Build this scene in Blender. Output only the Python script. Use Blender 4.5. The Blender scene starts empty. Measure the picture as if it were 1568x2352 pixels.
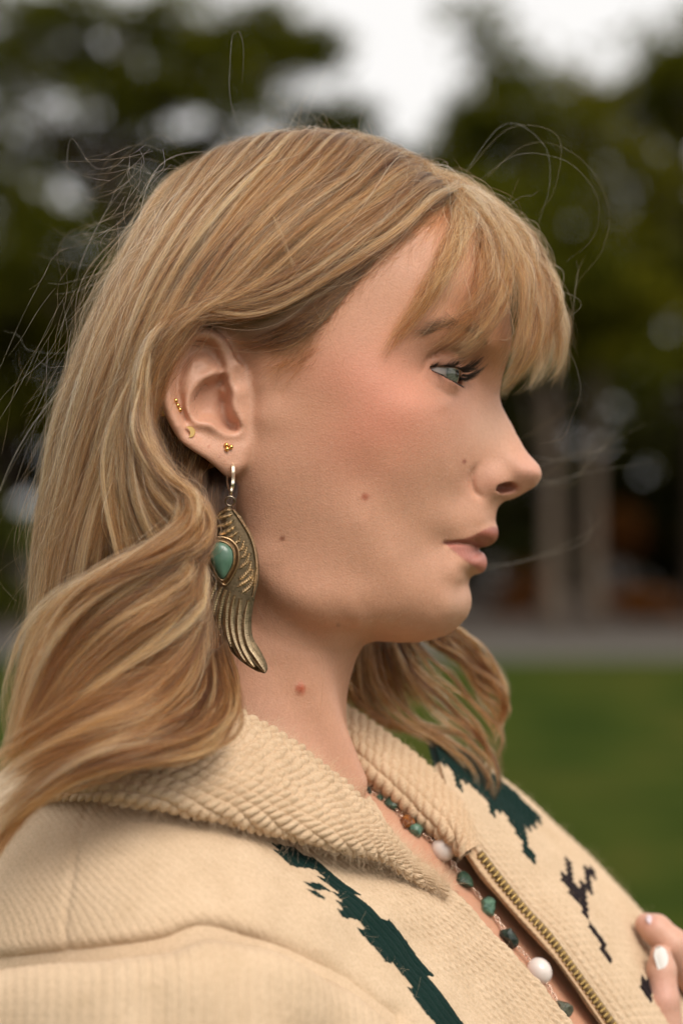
import bpy, bmesh, math, random, time
import numpy as np
from mathutils import Vector, Matrix
T0 = time.time()
rng = np.random.default_rng(7)
random.seed(7)
R = math.radians

# ------------------------------------------------------------------ camera, sky, sun, exposure
SC = bpy.context.scene
COL = SC.collection
HC = 1.55                      # camera height above the lawn, metres
DC = 1.07                      # camera to the middle of the head
KP = 0.00018                   # tangent per unit of the picture grid (1568 x 2352)
cam_d = bpy.data.cameras.new('camera')
cam = bpy.data.objects.new('camera', cam_d); COL.objects.link(cam)
cam.location = (0, -DC, HC); cam.rotation_euler = (R(90), 0, 0)
cam_d.sensor_fit = 'HORIZONTAL'; cam_d.sensor_width = 24.0
cam_d.lens = 24.0 / (1568 * KP)
cam_d.clip_start = 0.05; cam_d.clip_end = 2000
cam_d.dof.use_dof = True; cam_d.dof.focus_distance = 1.005
cam_d.dof.aperture_fstop = 5.2; cam_d.dof.aperture_blades = 0
SC.camera = cam

SUN_EL, SUN_AZ = R(48), R(150)   # azimuth clockwise from +Y (north): behind the camera, a little right
world = bpy.data.worlds.new('World'); SC.world = world; world.use_nodes = True
wn = world.node_tree; wn.nodes.clear()
wo = wn.nodes.new('ShaderNodeOutputWorld'); wb = wn.nodes.new('ShaderNodeBackground')
sky = wn.nodes.new('ShaderNodeTexSky'); sky.sky_type = 'NISHITA'; sky.sun_disc = False
sky.sun_elevation = SUN_EL; sky.sun_rotation = SUN_AZ; sky.dust_density = 6.0; sky.air_density = 1.0
hs = wn.nodes.new('ShaderNodeHueSaturation'); hs.inputs['Saturation'].default_value = 0.12
mixw = wn.nodes.new('ShaderNodeMix'); mixw.data_type = 'RGBA'; mixw.inputs[0].default_value = 0.72
mixw.inputs[7].default_value = (9.5, 9.25, 9.0, 1)      # even cloud deck
wn.links.new(sky.outputs[0], hs.inputs['Color'])
wn.links.new(hs.outputs[0], mixw.inputs[6]); wn.links.new(mixw.outputs[2], wb.inputs[0])
wb.inputs[1].default_value = 0.082
wn.links.new(wb.outputs[0], wo.inputs[0])
sun_d = bpy.data.lights.new('sun', 'SUN'); sun_d.energy = 1.5; sun_d.angle = R(30); sun_d.color = (1.0, 0.92, 0.82)
sun = bpy.data.objects.new('sun', sun_d); COL.objects.link(sun)
_sd = Vector((math.sin(SUN_AZ) * math.cos(SUN_EL), math.cos(SUN_AZ) * math.cos(SUN_EL), math.sin(SUN_EL)))
sun.rotation_euler = (-_sd).to_track_quat('-Z', 'Y').to_euler()
SC.view_settings.view_transform = 'Standard'; SC.view_settings.look = 'None'
SC.view_settings.exposure = 0.66; SC.view_settings.gamma = 1.0; SC.view_settings.use_curve_mapping = False
SC.render.engine = 'CYCLES'
SC.cycles.use_denoising = True; SC.cycles.denoising_input_passes = 'RGB_ALBEDO_NORMAL'; SC.cycles.denoising_prefilter = 'ACCURATE'
SC.cycles.max_bounces = 10; SC.cycles.transparent_max_bounces = 16
try:
    SC.cycles_curves.shape = 'RIBBONS'; SC.cycles_curves.subdivisions = 2
except Exception: pass

# ------------------------------------------------------------------ helpers
def P(px, py, y):
    """picture-grid position at depth y (mm, minus is nearer) -> head space in mm"""
    d = (DC * 1000 + np.asarray(y, float)) * KP
    return np.stack(np.broadcast_arrays((np.asarray(px, float) - 784) * d, np.asarray(y, float), (1176 - np.asarray(py, float)) * d), -1)
def toP(v):
    d = (DC * 1000 + v[..., 1]) * KP
    return v[..., 0] / d + 784, 1176 - v[..., 2] / d
def W(mm):
    return np.asarray(mm) * 0.001 + np.array([0, 0, HC])
def tag(o, label=None, cat=None, group=None, kind=None):
    if label: o['label'] = label
    if cat: o['category'] = cat
    if group: o['group'] = group
    if kind: o['kind'] = kind
    return o
def empty(name, loc=(0, 0, 0)):
    o = bpy.data.objects.new(name, None); COL.objects.link(o); o.location = loc; o.empty_display_size = .02
    return o
def link(o, parent=None):
    COL.objects.link(o)
    if parent is not None:
        o.parent = parent
        o.matrix_parent_inverse = Matrix.Translation(-parent.location) if parent.parent is None else Matrix.Identity(4)
    return o
def mesh_np(name, V, F, mat=None, parent=None, smooth=True, cols=None):
    me = bpy.data.meshes.new(name)
    V = np.asarray(V, np.float32)
    if isinstance(F, np.ndarray):
        n, k = F.shape
        me.vertices.add(len(V)); me.vertices.foreach_set('co', V.ravel())
        me.loops.add(n * k); me.loops.foreach_set('vertex_index', F.astype(np.int32).ravel())
        me.polygons.add(n); me.polygons.foreach_set('loop_start', np.arange(0, n * k, k, dtype=np.int32))
        me.polygons.foreach_set('loop_total', np.full(n, k, np.int32))
        me.update(calc_edges=True)
    else:
        me.from_pydata([tuple(map(float, v)) for v in V], [], F); me.update()
    if smooth: me.polygons.foreach_set('use_smooth', np.ones(len(me.polygons), bool))
    if cols:
        for nm, c in cols.items():
            c = np.asarray(c, np.float32)
            if c.ndim == 1:
                a = me.attributes.new(nm, 'FLOAT', 'POINT'); a.data.foreach_set('value', c)
            else:
                a = me.attributes.new(nm, 'FLOAT_COLOR', 'POINT')
                c4 = np.ones((len(c), 4), np.float32); c4[:, :3] = c[:, :3]; a.data.foreach_set('color', c4.ravel())
    if mat: me.materials.append(mat)
    return link(bpy.data.objects.new(name, me), parent)

class NT:
    """tiny node helper"""
    def __init__(s, name):
        s.m = bpy.data.materials.new(name); s.m.use_nodes = True; s.t = s.m.node_tree; s.t.nodes.clear()
        s.out = s.t.nodes.new('ShaderNodeOutputMaterial')
    def n(s, typ, **kw):
        nd = s.t.nodes.new(typ)
        for k, v in kw.items():
            if k in nd.inputs.keys() if hasattr(nd.inputs, 'keys') else False: s.set(nd.inputs[k], v)
            else: setattr(nd, k, v)
        return nd
    def set(s, sock, v):
        if hasattr(v, 'is_output') or isinstance(v, bpy.types.NodeSocket): s.t.links.new(v, sock)
        else: sock.default_value = v
    def l(s, a, b): s.t.links.new(a, b)
    def attr(s, name):
        a = s.t.nodes.new('ShaderNodeAttribute'); a.attribute_name = name; return a
    def noise(s, scale, detail=3, rough=.5, vec=None):
        nd = s.t.nodes.new('ShaderNodeTexNoise'); nd.inputs['Scale'].default_value = scale
        nd.inputs['Detail'].default_value = detail; nd.inputs['Roughness'].default_value = rough
        if vec is None:
            tc = s.t.nodes.new('ShaderNodeTexCoord'); vec = tc.outputs['Object']
        s.l(vec, nd.inputs['Vector']); return nd
    def mix(s, fac, a, b, mode='MIX'):
        m = s.t.nodes.new('ShaderNodeMix'); m.data_type = 'RGBA'; m.blend_type = mode
        s.set(m.inputs[0], fac); s.set(m.inputs[6], a); s.set(m.inputs[7], b); return m.outputs[2]
    def math(s, op, a, b=0.0, clamp=False):
        m = s.t.nodes.new('ShaderNodeMath'); m.operation = op; m.use_clamp = clamp
        s.set(m.inputs[0], a); s.set(m.inputs[1], b); return m.outputs[0]
    def ramp(s, fac, stops):
        r = s.t.nodes.new('ShaderNodeValToRGB'); e = r.color_ramp.elements
        while len(e) > 1: e.remove(e[0])
        e[0].position, e[0].color = stops[0]
        for p, c in stops[1:]:
            x = e.new(p); x.color = c
        s.l(fac, r.inputs[0]); return r.outputs[0]
    def bump(s, h, strength=.3, dist=.001):
        b = s.t.nodes.new('ShaderNodeBump'); b.inputs['Strength'].default_value = strength; b.inputs['Distance'].default_value = dist
        s.l(h, b.inputs['Height']); return b.outputs[0]
    def bsdf(s, **kw):
        b = s.t.nodes.new('ShaderNodeBsdfPrincipled')
        for k, v in kw.items(): s.set(b.inputs[k.replace('_', ' ')], v)
        s.l(b.outputs[0], s.out.inputs[0]); return b
def plain(name, col, rough=.6, metal=0.0, nscale=60, namp=.12, spec=.5, bump=0.0):
    t = NT(name); nz = t.noise(nscale, 4)
    c = t.mix(nz.outputs[0], tuple(x * (1 - namp) for x in col) + (1,), tuple(min(1, x * (1 + namp)) for x in col) + (1,))
    b = t.bsdf(Base_Color=c, Roughness=rough, Metallic=metal, Specular_IOR_Level=spec)
    if bump: t.l(t.bump(nz.outputs[0], bump, .0006), b.inputs['Normal'])
    return t.m

def catmull(pts, n):
    """dense smooth polyline through pts (k,d) -> (n,d)"""
    pts = np.asarray(pts, float); k = len(pts)
    ext = np.vstack([2 * pts[0] - pts[1], pts, 2 * pts[-1] - pts[-2]])
    seg = np.linalg.norm(np.diff(pts[:, :min(3, pts.shape[1])], axis=0), axis=1) + 1e-9
    cum = np.concatenate([[0], np.cumsum(seg)]); s = np.linspace(0, cum[-1], n)
    i = np.clip(np.searchsorted(cum, s, side='right') - 1, 0, k - 2); t = ((s - cum[i]) / seg[i])[:, None]
    p0, p1, p2, p3 = ext[i], ext[i + 1], ext[i + 2], ext[i + 3]
    return .5 * (2 * p1 + (p2 - p0) * t + (2 * p0 - 5 * p1 + 4 * p2 - p3) * t ** 2 + (3 * p1 - p0 - 3 * p2 + p3) * t ** 3)
def tps_fit(xy, v, lam):
    n = len(xy); d = np.linalg.norm(xy[:, None] - xy[None], axis=2)
    A = np.where(d > 0, d * d * np.log(d + 1e-12), 0) + np.diag(lam)
    Pm = np.hstack([np.ones((n, 1)), xy]); M = np.zeros((n + 3, n + 3)); M[:n, :n] = A; M[:n, n:] = Pm; M[n:, :n] = Pm.T
    return xy, np.linalg.solve(M, np.concatenate([v, np.zeros(3)]))
def tps_eval(fit, q):
    xy, w = fit; n = len(xy); out = np.empty(len(q))
    for i in range(0, len(q), 20000):
        c = q[i:i + 20000]; d2 = ((c[:, None] - xy[None]) ** 2).sum(2)
        out[i:i + 20000] = (.5 * d2 * np.log(d2 + 1e-12)) @ w[:n] + w[n] + c @ w[n + 1:]
    return out
def poly_sdf(poly, q):
    """signed distance (minus inside) of points q to closed polygon"""
    poly = np.asarray(poly, float); a = poly; b = np.roll(poly, -1, 0); out = np.empty(len(q))
    for i in range(0, len(q), 20000):
        c = q[i:i + 20000][:, None]; e = b - a; wv = c - a
        t = np.clip((wv * e).sum(2) / ((e * e).sum(1) + 1e-12), 0, 1)
        d = np.sqrt((((wv - t[..., None] * e)) ** 2).sum(2)).min(1)
        c1 = c[..., 1] >= a[:, 1]; c2 = c[..., 1] < b[:, 1]; c3 = e[:, 0] * wv[..., 1] > e[:, 1] * wv[..., 0]
        cr = (c1 & c2 & c3) | (~c1 & ~c2 & ~c3)
        out[i:i + 20000] = np.where(cr.sum(1) % 2 == 1, -d, d)
    return out
def line_dist(line, q):
    line = np.asarray(line, float); a = line[:-1]; b = line[1:]; e = b - a; out = np.empty(len(q)); tt = np.empty(len(q))
    for i in range(0, len(q), 20000):
        wv = q[i:i + 20000][:, None] - a; t = np.clip((wv * e).sum(2) / ((e * e).sum(1) + 1e-12), 0, 1)
        d = ((wv - t[..., None] * e) ** 2).sum(2); j = d.argmin(1); out[i:i + 20000] = np.sqrt(d[np.arange(len(j)), j])
        tt[i:i + 20000] = (j + t[np.arange(len(j)), j]) / len(a)
    return out, tt
def smin(a, b, k):
    h = np.clip(.5 + .5 * (b - a) / k, 0, 1); return b + (a - b) * h - k * h * (1 - h)
def smax(a, b, k): return -smin(-a, -b, k)
def surface_nets(F, xs, ys, zs):
    nx, ny, nz = F.shape; S = F < 0
    c = np.zeros((nx - 1, ny - 1, nz - 1), np.uint8)
    for i in (0, 1):
        for j in (0, 1):
            for k in (0, 1): c += S[i:nx - 1 + i, j:ny - 1 + j, k:nz - 1 + k]
    act = (c > 0) & (c < 8); I, J, Kk = np.nonzero(act); n = len(I)
    idx = np.full(act.shape, -1, np.int32); idx[I, J, Kk] = np.arange(n)
    acc = np.zeros((n, 3)); cnt = np.zeros(n)
    ax = (xs, ys, zs)
    for axis in range(3):
        o = [a for a in range(3) if a != axis]
        for p in (0, 1):
            for q in (0, 1):
                off0 = [0, 0, 0]; off0[o[0]] = p; off0[o[1]] = q; off1 = list(off0); off1[axis] = 1
                g0 = [I + off0[0], J + off0[1], Kk + off0[2]]; g1 = [I + off1[0], J + off1[1], Kk + off1[2]]
                f0 = F[g0[0], g0[1], g0[2]]; f1 = F[g1[0], g1[1], g1[2]]; m = (f0 < 0) != (f1 < 0)
                t = np.where(m, f0 / np.where(m, f0 - f1, 1), 0)
                for a in range(3):
                    p0 = ax[a][g0[a]]; p1 = ax[a][g1[a]]; acc[:, a] += np.where(m, p0 + (p1 - p0) * t, 0)
                cnt += m
    V = acc / cnt[:, None]; faces = []
    for axis in range(3):
        o = [a for a in range(3) if a != axis]
        sl0 = [slice(None)] * 3; sl1 = [slice(None)] * 3; sl0[axis] = slice(0, -1); sl1[axis] = slice(1, None)
        for a in o: sl0[a] = slice(1, -1); sl1[a] = slice(1, -1)
        s0 = S[tuple(sl0)]; s1 = S[tuple(sl1)]; E = np.nonzero(s0 != s1); fl = s0[E]
        b = [E[0].copy(), E[1].copy(), E[2].copy()]
        def cell(p, q):
            g = [b[0], b[1], b[2]]; g[o[0]] = g[o[0]] + p; g[o[1]] = g[o[1]] + q; return idx[g[0], g[1], g[2]]
        q4 = np.stack([cell(0, 0), cell(1, 0), cell(1, 1), cell(0, 1)], 1)
        flip = fl if axis != 1 else ~fl
        q4 = np.where(flip[:, None], q4, q4[:, ::-1]); faces.append(q4)
    return V, np.vstack(faces)
class Field:
    """trilinear lookup of a scalar grid with uneven spacing"""
    def __init__(s, F, xs, ys, zs): s.F, s.ax = F, (xs, ys, zs)
    def __call__(s, v):
        ii, tt = [], []
        for a in range(3):
            x = s.ax[a]; q = np.clip(v[:, a], x[0], x[-1] - 1e-6); i = np.clip(np.searchsorted(x, q, side='right') - 1, 0, len(x) - 2)
            ii.append(i); tt.append((q - x[i]) / (x[i + 1] - x[i]))
        r = 0
        for a in (0, 1):
            for b in (0, 1):
                for c in (0, 1):
                    w = (tt[0] if a else 1 - tt[0]) * (tt[1] if b else 1 - tt[1]) * (tt[2] if c else 1 - tt[2])
                    r = r + w * s.F[ii[0] + a, ii[1] + b, ii[2] + c]
        return r
    def grad(s, v, e=1.0):
        g = np.stack([s(v + np.eye(3)[a] * e) - s(v - np.eye(3)[a] * e) for a in range(3)], 1)
        return g / (np.linalg.norm(g, axis=1, keepdims=True) + 1e-9)
def lathe(prof, n=24, axis=None):
    prof = np.asarray(prof, float); a = np.linspace(0, 2 * np.pi, n, endpoint=False)
    V = np.stack([prof[:, None, 0] * np.cos(a), prof[:, None, 0] * np.sin(a), np.broadcast_to(prof[:, None, 1], (len(prof), n))], -1).reshape(-1, 3)
    F = [[i * n + j, i * n + (j + 1) % n, (i + 1) * n + (j + 1) % n, (i + 1) * n + j] for i in range(len(prof) - 1) for j in range(n)]
    return V, np.array(F)
def tube(path, rad, n=8, closed=False, cap=True):
    path = np.asarray(path, float); m = len(path); rad = np.broadcast_to(np.asarray(rad, float), (m,))
    if closed: tg = np.roll(path, -1, 0) - np.roll(path, 1, 0)
    else: tg = np.gradient(path, axis=0)
    tg /= np.linalg.norm(tg, axis=1, keepdims=True) + 1e-12
    u = np.cross(tg[0], [0.31, .2, .93]); u /= np.linalg.norm(u); V = []
    for i in range(m):
        u = u - tg[i] * (u @ tg[i]); u /= np.linalg.norm(u) + 1e-12; v = np.cross(tg[i], u)
        a = np.linspace(0, 2 * np.pi, n, endpoint=False)
        V.append(path[i] + rad[i] * (np.cos(a)[:, None] * u + np.sin(a)[:, None] * v))
    V = np.concatenate(V); F = []
    for i in range(m if closed else m - 1):
        k = (i + 1) % m
        for j in range(n): F.append([i * n + j, i * n + (j + 1) % n, k * n + (j + 1) % n, k * n + j])
    if cap and not closed: F += [list(range(n))[::-1], list(range((m - 1) * n, m * n))]
    return V, F
def sphere_vf(c, r, nu=16, nv=10):
    a = np.linspace(0, np.pi, nv + 1)
    V, F = lathe(np.stack([np.sin(a) * 1.0, -np.cos(a)], 1), nu)
    return V * np.asarray(r, float) + np.asarray(c, float), F
def merge(parts):
    Vs, Fs, o = [], [], 0
    for V, F in parts:
        Vs.append(V); Fs += [[int(i) + o for i in f] for f in (F.tolist() if isinstance(F, np.ndarray) else F)]; o += len(V)
    return np.concatenate(Vs), Fs
# ------------------------------------------------------------------ the park: lawn, path, trees
def sheet(name, x0, x1, y0, y1, z, mat, nx=2, ny=2):
    xs = np.linspace(x0, x1, nx); ys = np.linspace(y0, y1, ny); Xs, Ys = np.meshgrid(xs, ys, indexing='ij')
    V = np.stack([Xs.ravel(), Ys.ravel(), np.full(Xs.size, z)], 1)
    F = np.array([[i * ny + j, (i + 1) * ny + j, (i + 1) * ny + j + 1, i * ny + j + 1] for i in range(nx - 1) for j in range(ny - 1)])
    return tag(mesh_np(name, V, F, mat, None, False), kind='structure')
t = NT('lawn'); tc = t.n('ShaderNodeTexCoord').outputs['Object']
na = t.noise(.9, 4, .55, tc); nb = t.noise(6, 5, .6, tc); nc = t.noise(.22, 2, .5, tc)
c1 = t.ramp(na.outputs[0], [(.40, (.014, .026, .003, 1)), (.5, (.036, .048, .006, 1)), (.60, (.062, .056, .010, 1))])
c2 = t.mix(t.math('MULTIPLY', nb.outputs[0], .45), c1, (.030, .046, .005, 1)); c3 = t.mix(t.math('MULTIPLY', nc.outputs[0], .6), c2, (.030, .046, .006, 1))
b = t.bsdf(Base_Color=c3, Roughness=.95, Specular_IOR_Level=.02); t.l(t.bump(nb.outputs[0], .6, .05), b.inputs['Normal'])
sheet('lawn', -400, 400, -60, 900, 0, t.m)
pth = plain('path_gravel', (.066, .056, .044), .85, 0, 3, .18)
sheet('path', -60, 60, 24.4, 28.6, .004, pth)
soil = plain('leaf_litter', (.030, .017, .008), .95, 0, 1.5, .5)
sheet('woodland_floor', -90, 90, 28.6, 80, .006, soil)

def leaf_mat(name, c, tr):
    t = NT(name); oi = t.n('ShaderNodeNewGeometry'); nz = t.noise(2.2, 2)
    ri = t.math('ADD', t.math('MULTIPLY', oi.outputs['Random Per Island'], .7), t.math('MULTIPLY', nz.outputs[0], .5))
    col = t.ramp(ri, [(.15, tuple(x * .55 for x in c) + (1,)), (.6, tuple(c) + (1,)), (1, (c[0] * 1.9, c[1] * 1.6, c[2] * 1.1, 1))])
    d = t.n('ShaderNodeBsdfDiffuse'); t.l(col, d.inputs[0]); tl = t.n('ShaderNodeBsdfTranslucent'); t.l(t.mix(1., col, (1.3, 1.25, .5, 1), 'MULTIPLY'), tl.inputs[0])
    mx = t.n('ShaderNodeMixShader'); mx.inputs[0].default_value = tr; t.l(d.outputs[0], mx.inputs[1]); t.l(tl.outputs[0], mx.inputs[2]); t.l(mx.outputs[0], t.out.inputs[0])
    return t.m
LEAF = [leaf_mat('foliage_olive', (.066, .074, .010), .42), leaf_mat('foliage_dark', (.036, .042, .009), .38), leaf_mat('foliage_moss', (.086, .088, .010), .48)]
BARK = plain('bark', (.105, .078, .056), .9, 0, 14, .4, .2, .5)
BARKD = plain('bark_dark', (.03, .02, .013), .9, 0, 14, .4, .2, .5)
def at(px, py, dist):
    return np.array([(px - 784) * KP * dist, dist - DC, HC + (1176 - py) * KP * dist])
def leaves(cent, rad, n, size, rg, clump=.24):
    """n leaf sprays gathered in clumps inside an ellipsoid -> verts, faces (each spray a bent pair of triangles)"""
    nc = max(4, int(n / 80)); d = rg.normal(size=(nc, 3)); d /= np.linalg.norm(d, axis=1, keepdims=True)
    cc = cent + d * rad * (rg.uniform(0.05, 1, (nc, 1)) ** .42)
    k = rg.integers(0, nc, n); p = cc[k] + rg.normal(size=(n, 3)) * clump * np.array([1, 1, .6])
    s = size * rg.uniform(.5, 1.4, n)[:, None]; a = rg.normal(size=(n, 3)); a[:, 2] *= .6; a /= np.linalg.norm(a, axis=1, keepdims=True)
    b = np.cross(a, rg.normal(size=(n, 3))); b /= np.linalg.norm(b, axis=1, keepdims=True)
    V = np.stack([p - a * s * .9, p + b * s * .36, p + a * s, p - b * s * .36], 1).reshape(-1, 3)
    V[1::4, 2] += .2 * s[:, 0]; V[3::4, 2] += .2 * s[:, 0]
    return V, np.arange(4 * n).reshape(-1, 4)
def tree(name, label, base_px, dist, trunk_r, top_py, blobs, mat, bark, seed, dens=1.0, size=.13, lean=0, group=None):
    rg = np.random.default_rng(seed); base = at(base_px, 1176, dist); base[2] = 0
    root = empty(name, tuple(base)); tag(root, label, 'tree', group)
    top = at(base_px + lean, top_py, dist)
    path = catmull([base + [0, 0, -.05], base * .6 + top * .4 + rg.normal(0, .06, 3), base * .25 + top * .75 + rg.normal(0, .08, 3), top], 16)
    fl = np.linspace(1, .35, 16); fl[0] = 1.5; fl[1] = 1.12
    mesh_np('trunk', *tube(path, trunk_r * fl, 12), bark, root)
    Vs, Fs, o = [], [], 0
    for i, (bx, by, rx, ry) in enumerate(blobs):
        c = at(bx, by, dist) + np.array([0, rg.normal(0, .5), 0]); r = np.array([rx * KP * dist, min(rx, ry) * KP * dist * .9, ry * KP * dist])
        V, F = leaves(c, r, int(dens * 1250 * r[0] * r[2] / (size / .13) ** 2), size, rg); Vs.append(V); Fs.append(F + o); o += len(V)
        j = int(np.clip(8 + 6 * rg.uniform(), 0, 15)); a0 = path[j] if path[j][2] < c[2] + .3 else path[6]
        mid = .5 * (a0 + c) + np.array([0, 0, -.15])
        mesh_np('limb', *tube(catmull([a0, mid, c + rg.normal(0, .1, 3)], 8), np.linspace(trunk_r * .34, trunk_r * .08, 8), 7), bark, root)
    mesh_np('crown', np.concatenate(Vs), np.concatenate(Fs), mat, root, False)
    return root
GT = 'trees behind the lawn'
tree('park_tree', 'left grey trunk of the pair standing behind the path, right of the face', 1270, 32.5, .125, 520,
     [(1160,330,120,120),(1090,420,90,80),(1150,150,42,100),(1240,460,130,110),(1130,560,130,110),(1080,250,60,60),(1250,640,140,110),(1180,760,120,90),(1060,330,80,90),(1120,60,46,60),(1180,240,70,80)], LEAF[0], BARK, 11, 1.3, .12, -8, GT)
tree('park_tree', 'right grey trunk of the pair standing behind the path, right of the face', 1360, 33.2, .12, 420,
     [(1330,320,110,90),(1300,190,50,60),(1420,420,110,100),(1350,560,140,110),(1400,690,150,100),(1260,330,80,80),(1330,790,110,70)], LEAF[2], BARK, 12, 1.25, .12, 6, GT)
tree('park_tree', 'dark tree at the right edge with a pointed top against the sky', 1610, 36.0, .22, 180,
     [(1505,110,34,80),(1500,330,70,110),(1460,210,40,60),(1600,260,110,150),(1560,540,130,140),(1480,600,90,110),(1650,600,120,200),(1530,660,110,60),(1650,150,90,110),(1480,790,100,80),(1560,880,110,90),(1430,880,90,80),(1600,760,80,60),(1570,130,70,90),(1420,280,60,70)], LEAF[0], BARKD, 13, 1.2, .13, -60, GT)
tree('park_tree', 'large dark evergreen at top left with pale gaps of sky in its crown', 330, 35.0, .27, 60,
     [(120,60,150,100),(380,60,150,110),(560,80,120,100),(680,140,110,70),(740,130,70,45),(300,240,170,110),(430,330,150,100),(90,330,130,90),(-20,150,110,140),(520,230,60,60),(250,470,160,90),(-60,420,120,110),(60,590,140,90),(450,180,110,60),(620,30,60,70),(330,600,160,100),(200,130,90,60)], LEAF[0], BARKD, 14, 1.3, .13, -40, GT)
tree('park_tree', 'olive green tree at the left edge, half hidden by the blown hair', 20, 38.0, .2, 500,
     [(60,560,150,110),(-60,680,120,120),(130,690,130,100),(30,800,150,80),(-90,900,120,110),(100,930,110,70),(-150,780,120,150)], LEAF[2], BARKD, 15, 1.0, .14, 20, GT)
tree('park_tree', 'dark tree rising behind the crown of the head', 880, 39.0, .2, 330,
     [(760,260,110,60),(700,330,120,90),(900,430,150,90),(1010,420,90,90),(800,520,200,120),(1000,600,160,120),(640,520,160,120),(1050,760,150,120)], LEAF[1], BARKD, 16, .9, .14, -30, GT)
tree('park_tree', 'slim dark tree beyond the left shoulder, seen between strands of hair', -140, 36.0, .2, 700, [(-160,560,130,120),(-220,760,140,140),(-120,980,120,90)], LEAF[0], BARKD, 17, 1.0, .13, 0, GT)
tree('park_tree', 'broad tree just past the right edge, seen from its left side', 1760, 37.0, .24, 300, [(1760,400,140,150),(1720,650,120,130),(1820,250,120,140),(1850,600,140,160)], LEAF[2], BARKD, 18, .9, .13, 0, GT)
# the wood beyond, one dark mass
rg = np.random.default_rng(31); Vs, Fs, o = [], [], 0
for i in range(90):
    c = np.array([rg.uniform(-13, 13), rg.uniform(43, 50), 0]); c[2] = rg.uniform(.3, 5.6) if c[0] < 5.6 else rg.uniform(.3, 3.2)
    V, F = leaves(c, np.array([1.7, 1.0, 1.4]), 700, .26, rg, .42); Vs.append(V); Fs.append(F + o); o += len(V)
for i in range(110):                       # the same wood going on to both sides
    sx = rg.choice([-1, 1]); c = np.array([sx * rg.uniform(9, 42), rg.uniform(40, 52), rg.uniform(.5, 8.5)])
    V, F = leaves(c, np.array([2.6, 1.4, 2.0]), 420, .42, rg, .55); Vs.append(V); Fs.append(F + o); o += len(V)
tag(mesh_np('distant_wood', np.concatenate(Vs), np.concatenate(Fs), leaf_mat('foliage_far', (.016, .017, .006), .2), None, False), 'dark wood beyond the trees', 'wood', None, 'stuff')
Vs, Fs, o = [], [], 0
BUSH = leaf_mat('foliage_russet', (.10, .040, .014), .3)
for i, (bx, by, rx, ry, dist) in enumerate([(1480,1405,90,22,34.5),(1190,1360,60,60,36.5),(1420,1250,70,70,40)]):
    V, F = leaves(at(bx, by, dist), np.array([rx, 30, ry]) * KP * dist, 420, .12, rg, .15); r = empty('shrub', tuple(at(bx, 1176, dist) * [1, 1, 0]))
    tag(r, ['low russet shrub at the foot of the right tree, beside the path', 'brown shrub left of the pair of grey trunks', 'dull red shrub in the shade right of the grey trunks'][i], 'shrub', 'russet shrubs under the trees')
    mesh_np('foliage', V, F, BUSH, r, False); b0 = at(bx, 1176, dist); b0[2] = 0
    mesh_np('stem', *tube([b0, b0 + [0.02, 0, .2], at(bx, by, dist)], [.03, .025, .01], 6), BARKD, r)
V, F = leaves(at(-30, 1330, 23), np.array([130, 60, 190]) * KP * 23, 1500, .09, rg, .16); r = empty('shrub', tuple(at(-30, 1176, 23) * [1, 1, 0]))
tag(r, 'dark green shrub at the left edge behind the blown hair', 'shrub'); mesh_np('foliage', V, F, LEAF[1], r, False); b0 = at(-30, 1176, 23); b0[2] = 0
mesh_np('stem', *tube([b0, b0 + [0.02, 0, .3], at(-30, 1330, 23)], [.035, .03, .012], 6), BARKD, r)
print('place', round(time.time() - T0, 1))
# ------------------------------------------------------------------ the woman: head, neck and chest as one implicit surface
SIL = [  # outline of the face in the middle plane: picture x, y, radius of curvature across the middle line (mm)
 (1000,418,60),(1045,448,58),(1090,492,55),(1125,548,52),(1150,610,50),(1165,680,45),(1172,740,36),(1174,780,26),(1170,810,17),(1163,835,12),(1154,865,9),(1148.5,893,8),
 (1147.5,912,7.5),(1154,936,7),(1167,961,6.8),(1185,995.5,6.8),(1202,1026,7.5),(1213,1042,8.5),(1226,1056,9.5),(1236.4,1068,10),(1242,1080,10),(1243.4,1090,9.5),(1240,1101,8),(1232.6,1113.4,6),
 (1217,1125,4.6),(1195,1138,4.0),(1175,1147,4.5),(1157,1153,6),(1147,1161,8),(1141,1172,11),(1138.5,1185,13),(1137.8,1198,14),(1141,1208,15),(1144,1221,15),(1143,1232,15),(1137,1244,15),(1122,1254,14),
 (1104,1258.5,14),(1099,1262,14),(1108,1268.5,14),(1116,1280,14),(1118,1292,14),(1115.5,1306,14),(1106.5,1316,14),(1091,1320.5,15),(1080,1328,16),(1076.5,1340,17),(1078.3,1352,18),(1082,1369.7,19),(1082,1386,20),(1078.3,1403,21),(1070.6,1418.4,22),
 (1057.8,1433.8,23),(1036,1451.8,25),(1007.8,1464.6,27),(977,1472,29),(938,1475.5,31),(900,1474.5,33),(862,1471,34),(833,1470,36),(770,1500,40),(690,1510,40),(600,1480,40),(520,1380,40),(460,1270,40),(415,1160,30),
 (375,1060,45),(318,960,55),(280,860,60),(265,760,60),(275,660,60),(310,560,60),(370,475,60),(440,410,60),(520,362,60),(600,332,60),(690,320,60),(760,320,60),(850,338,60),(930,372,60)]
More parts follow.
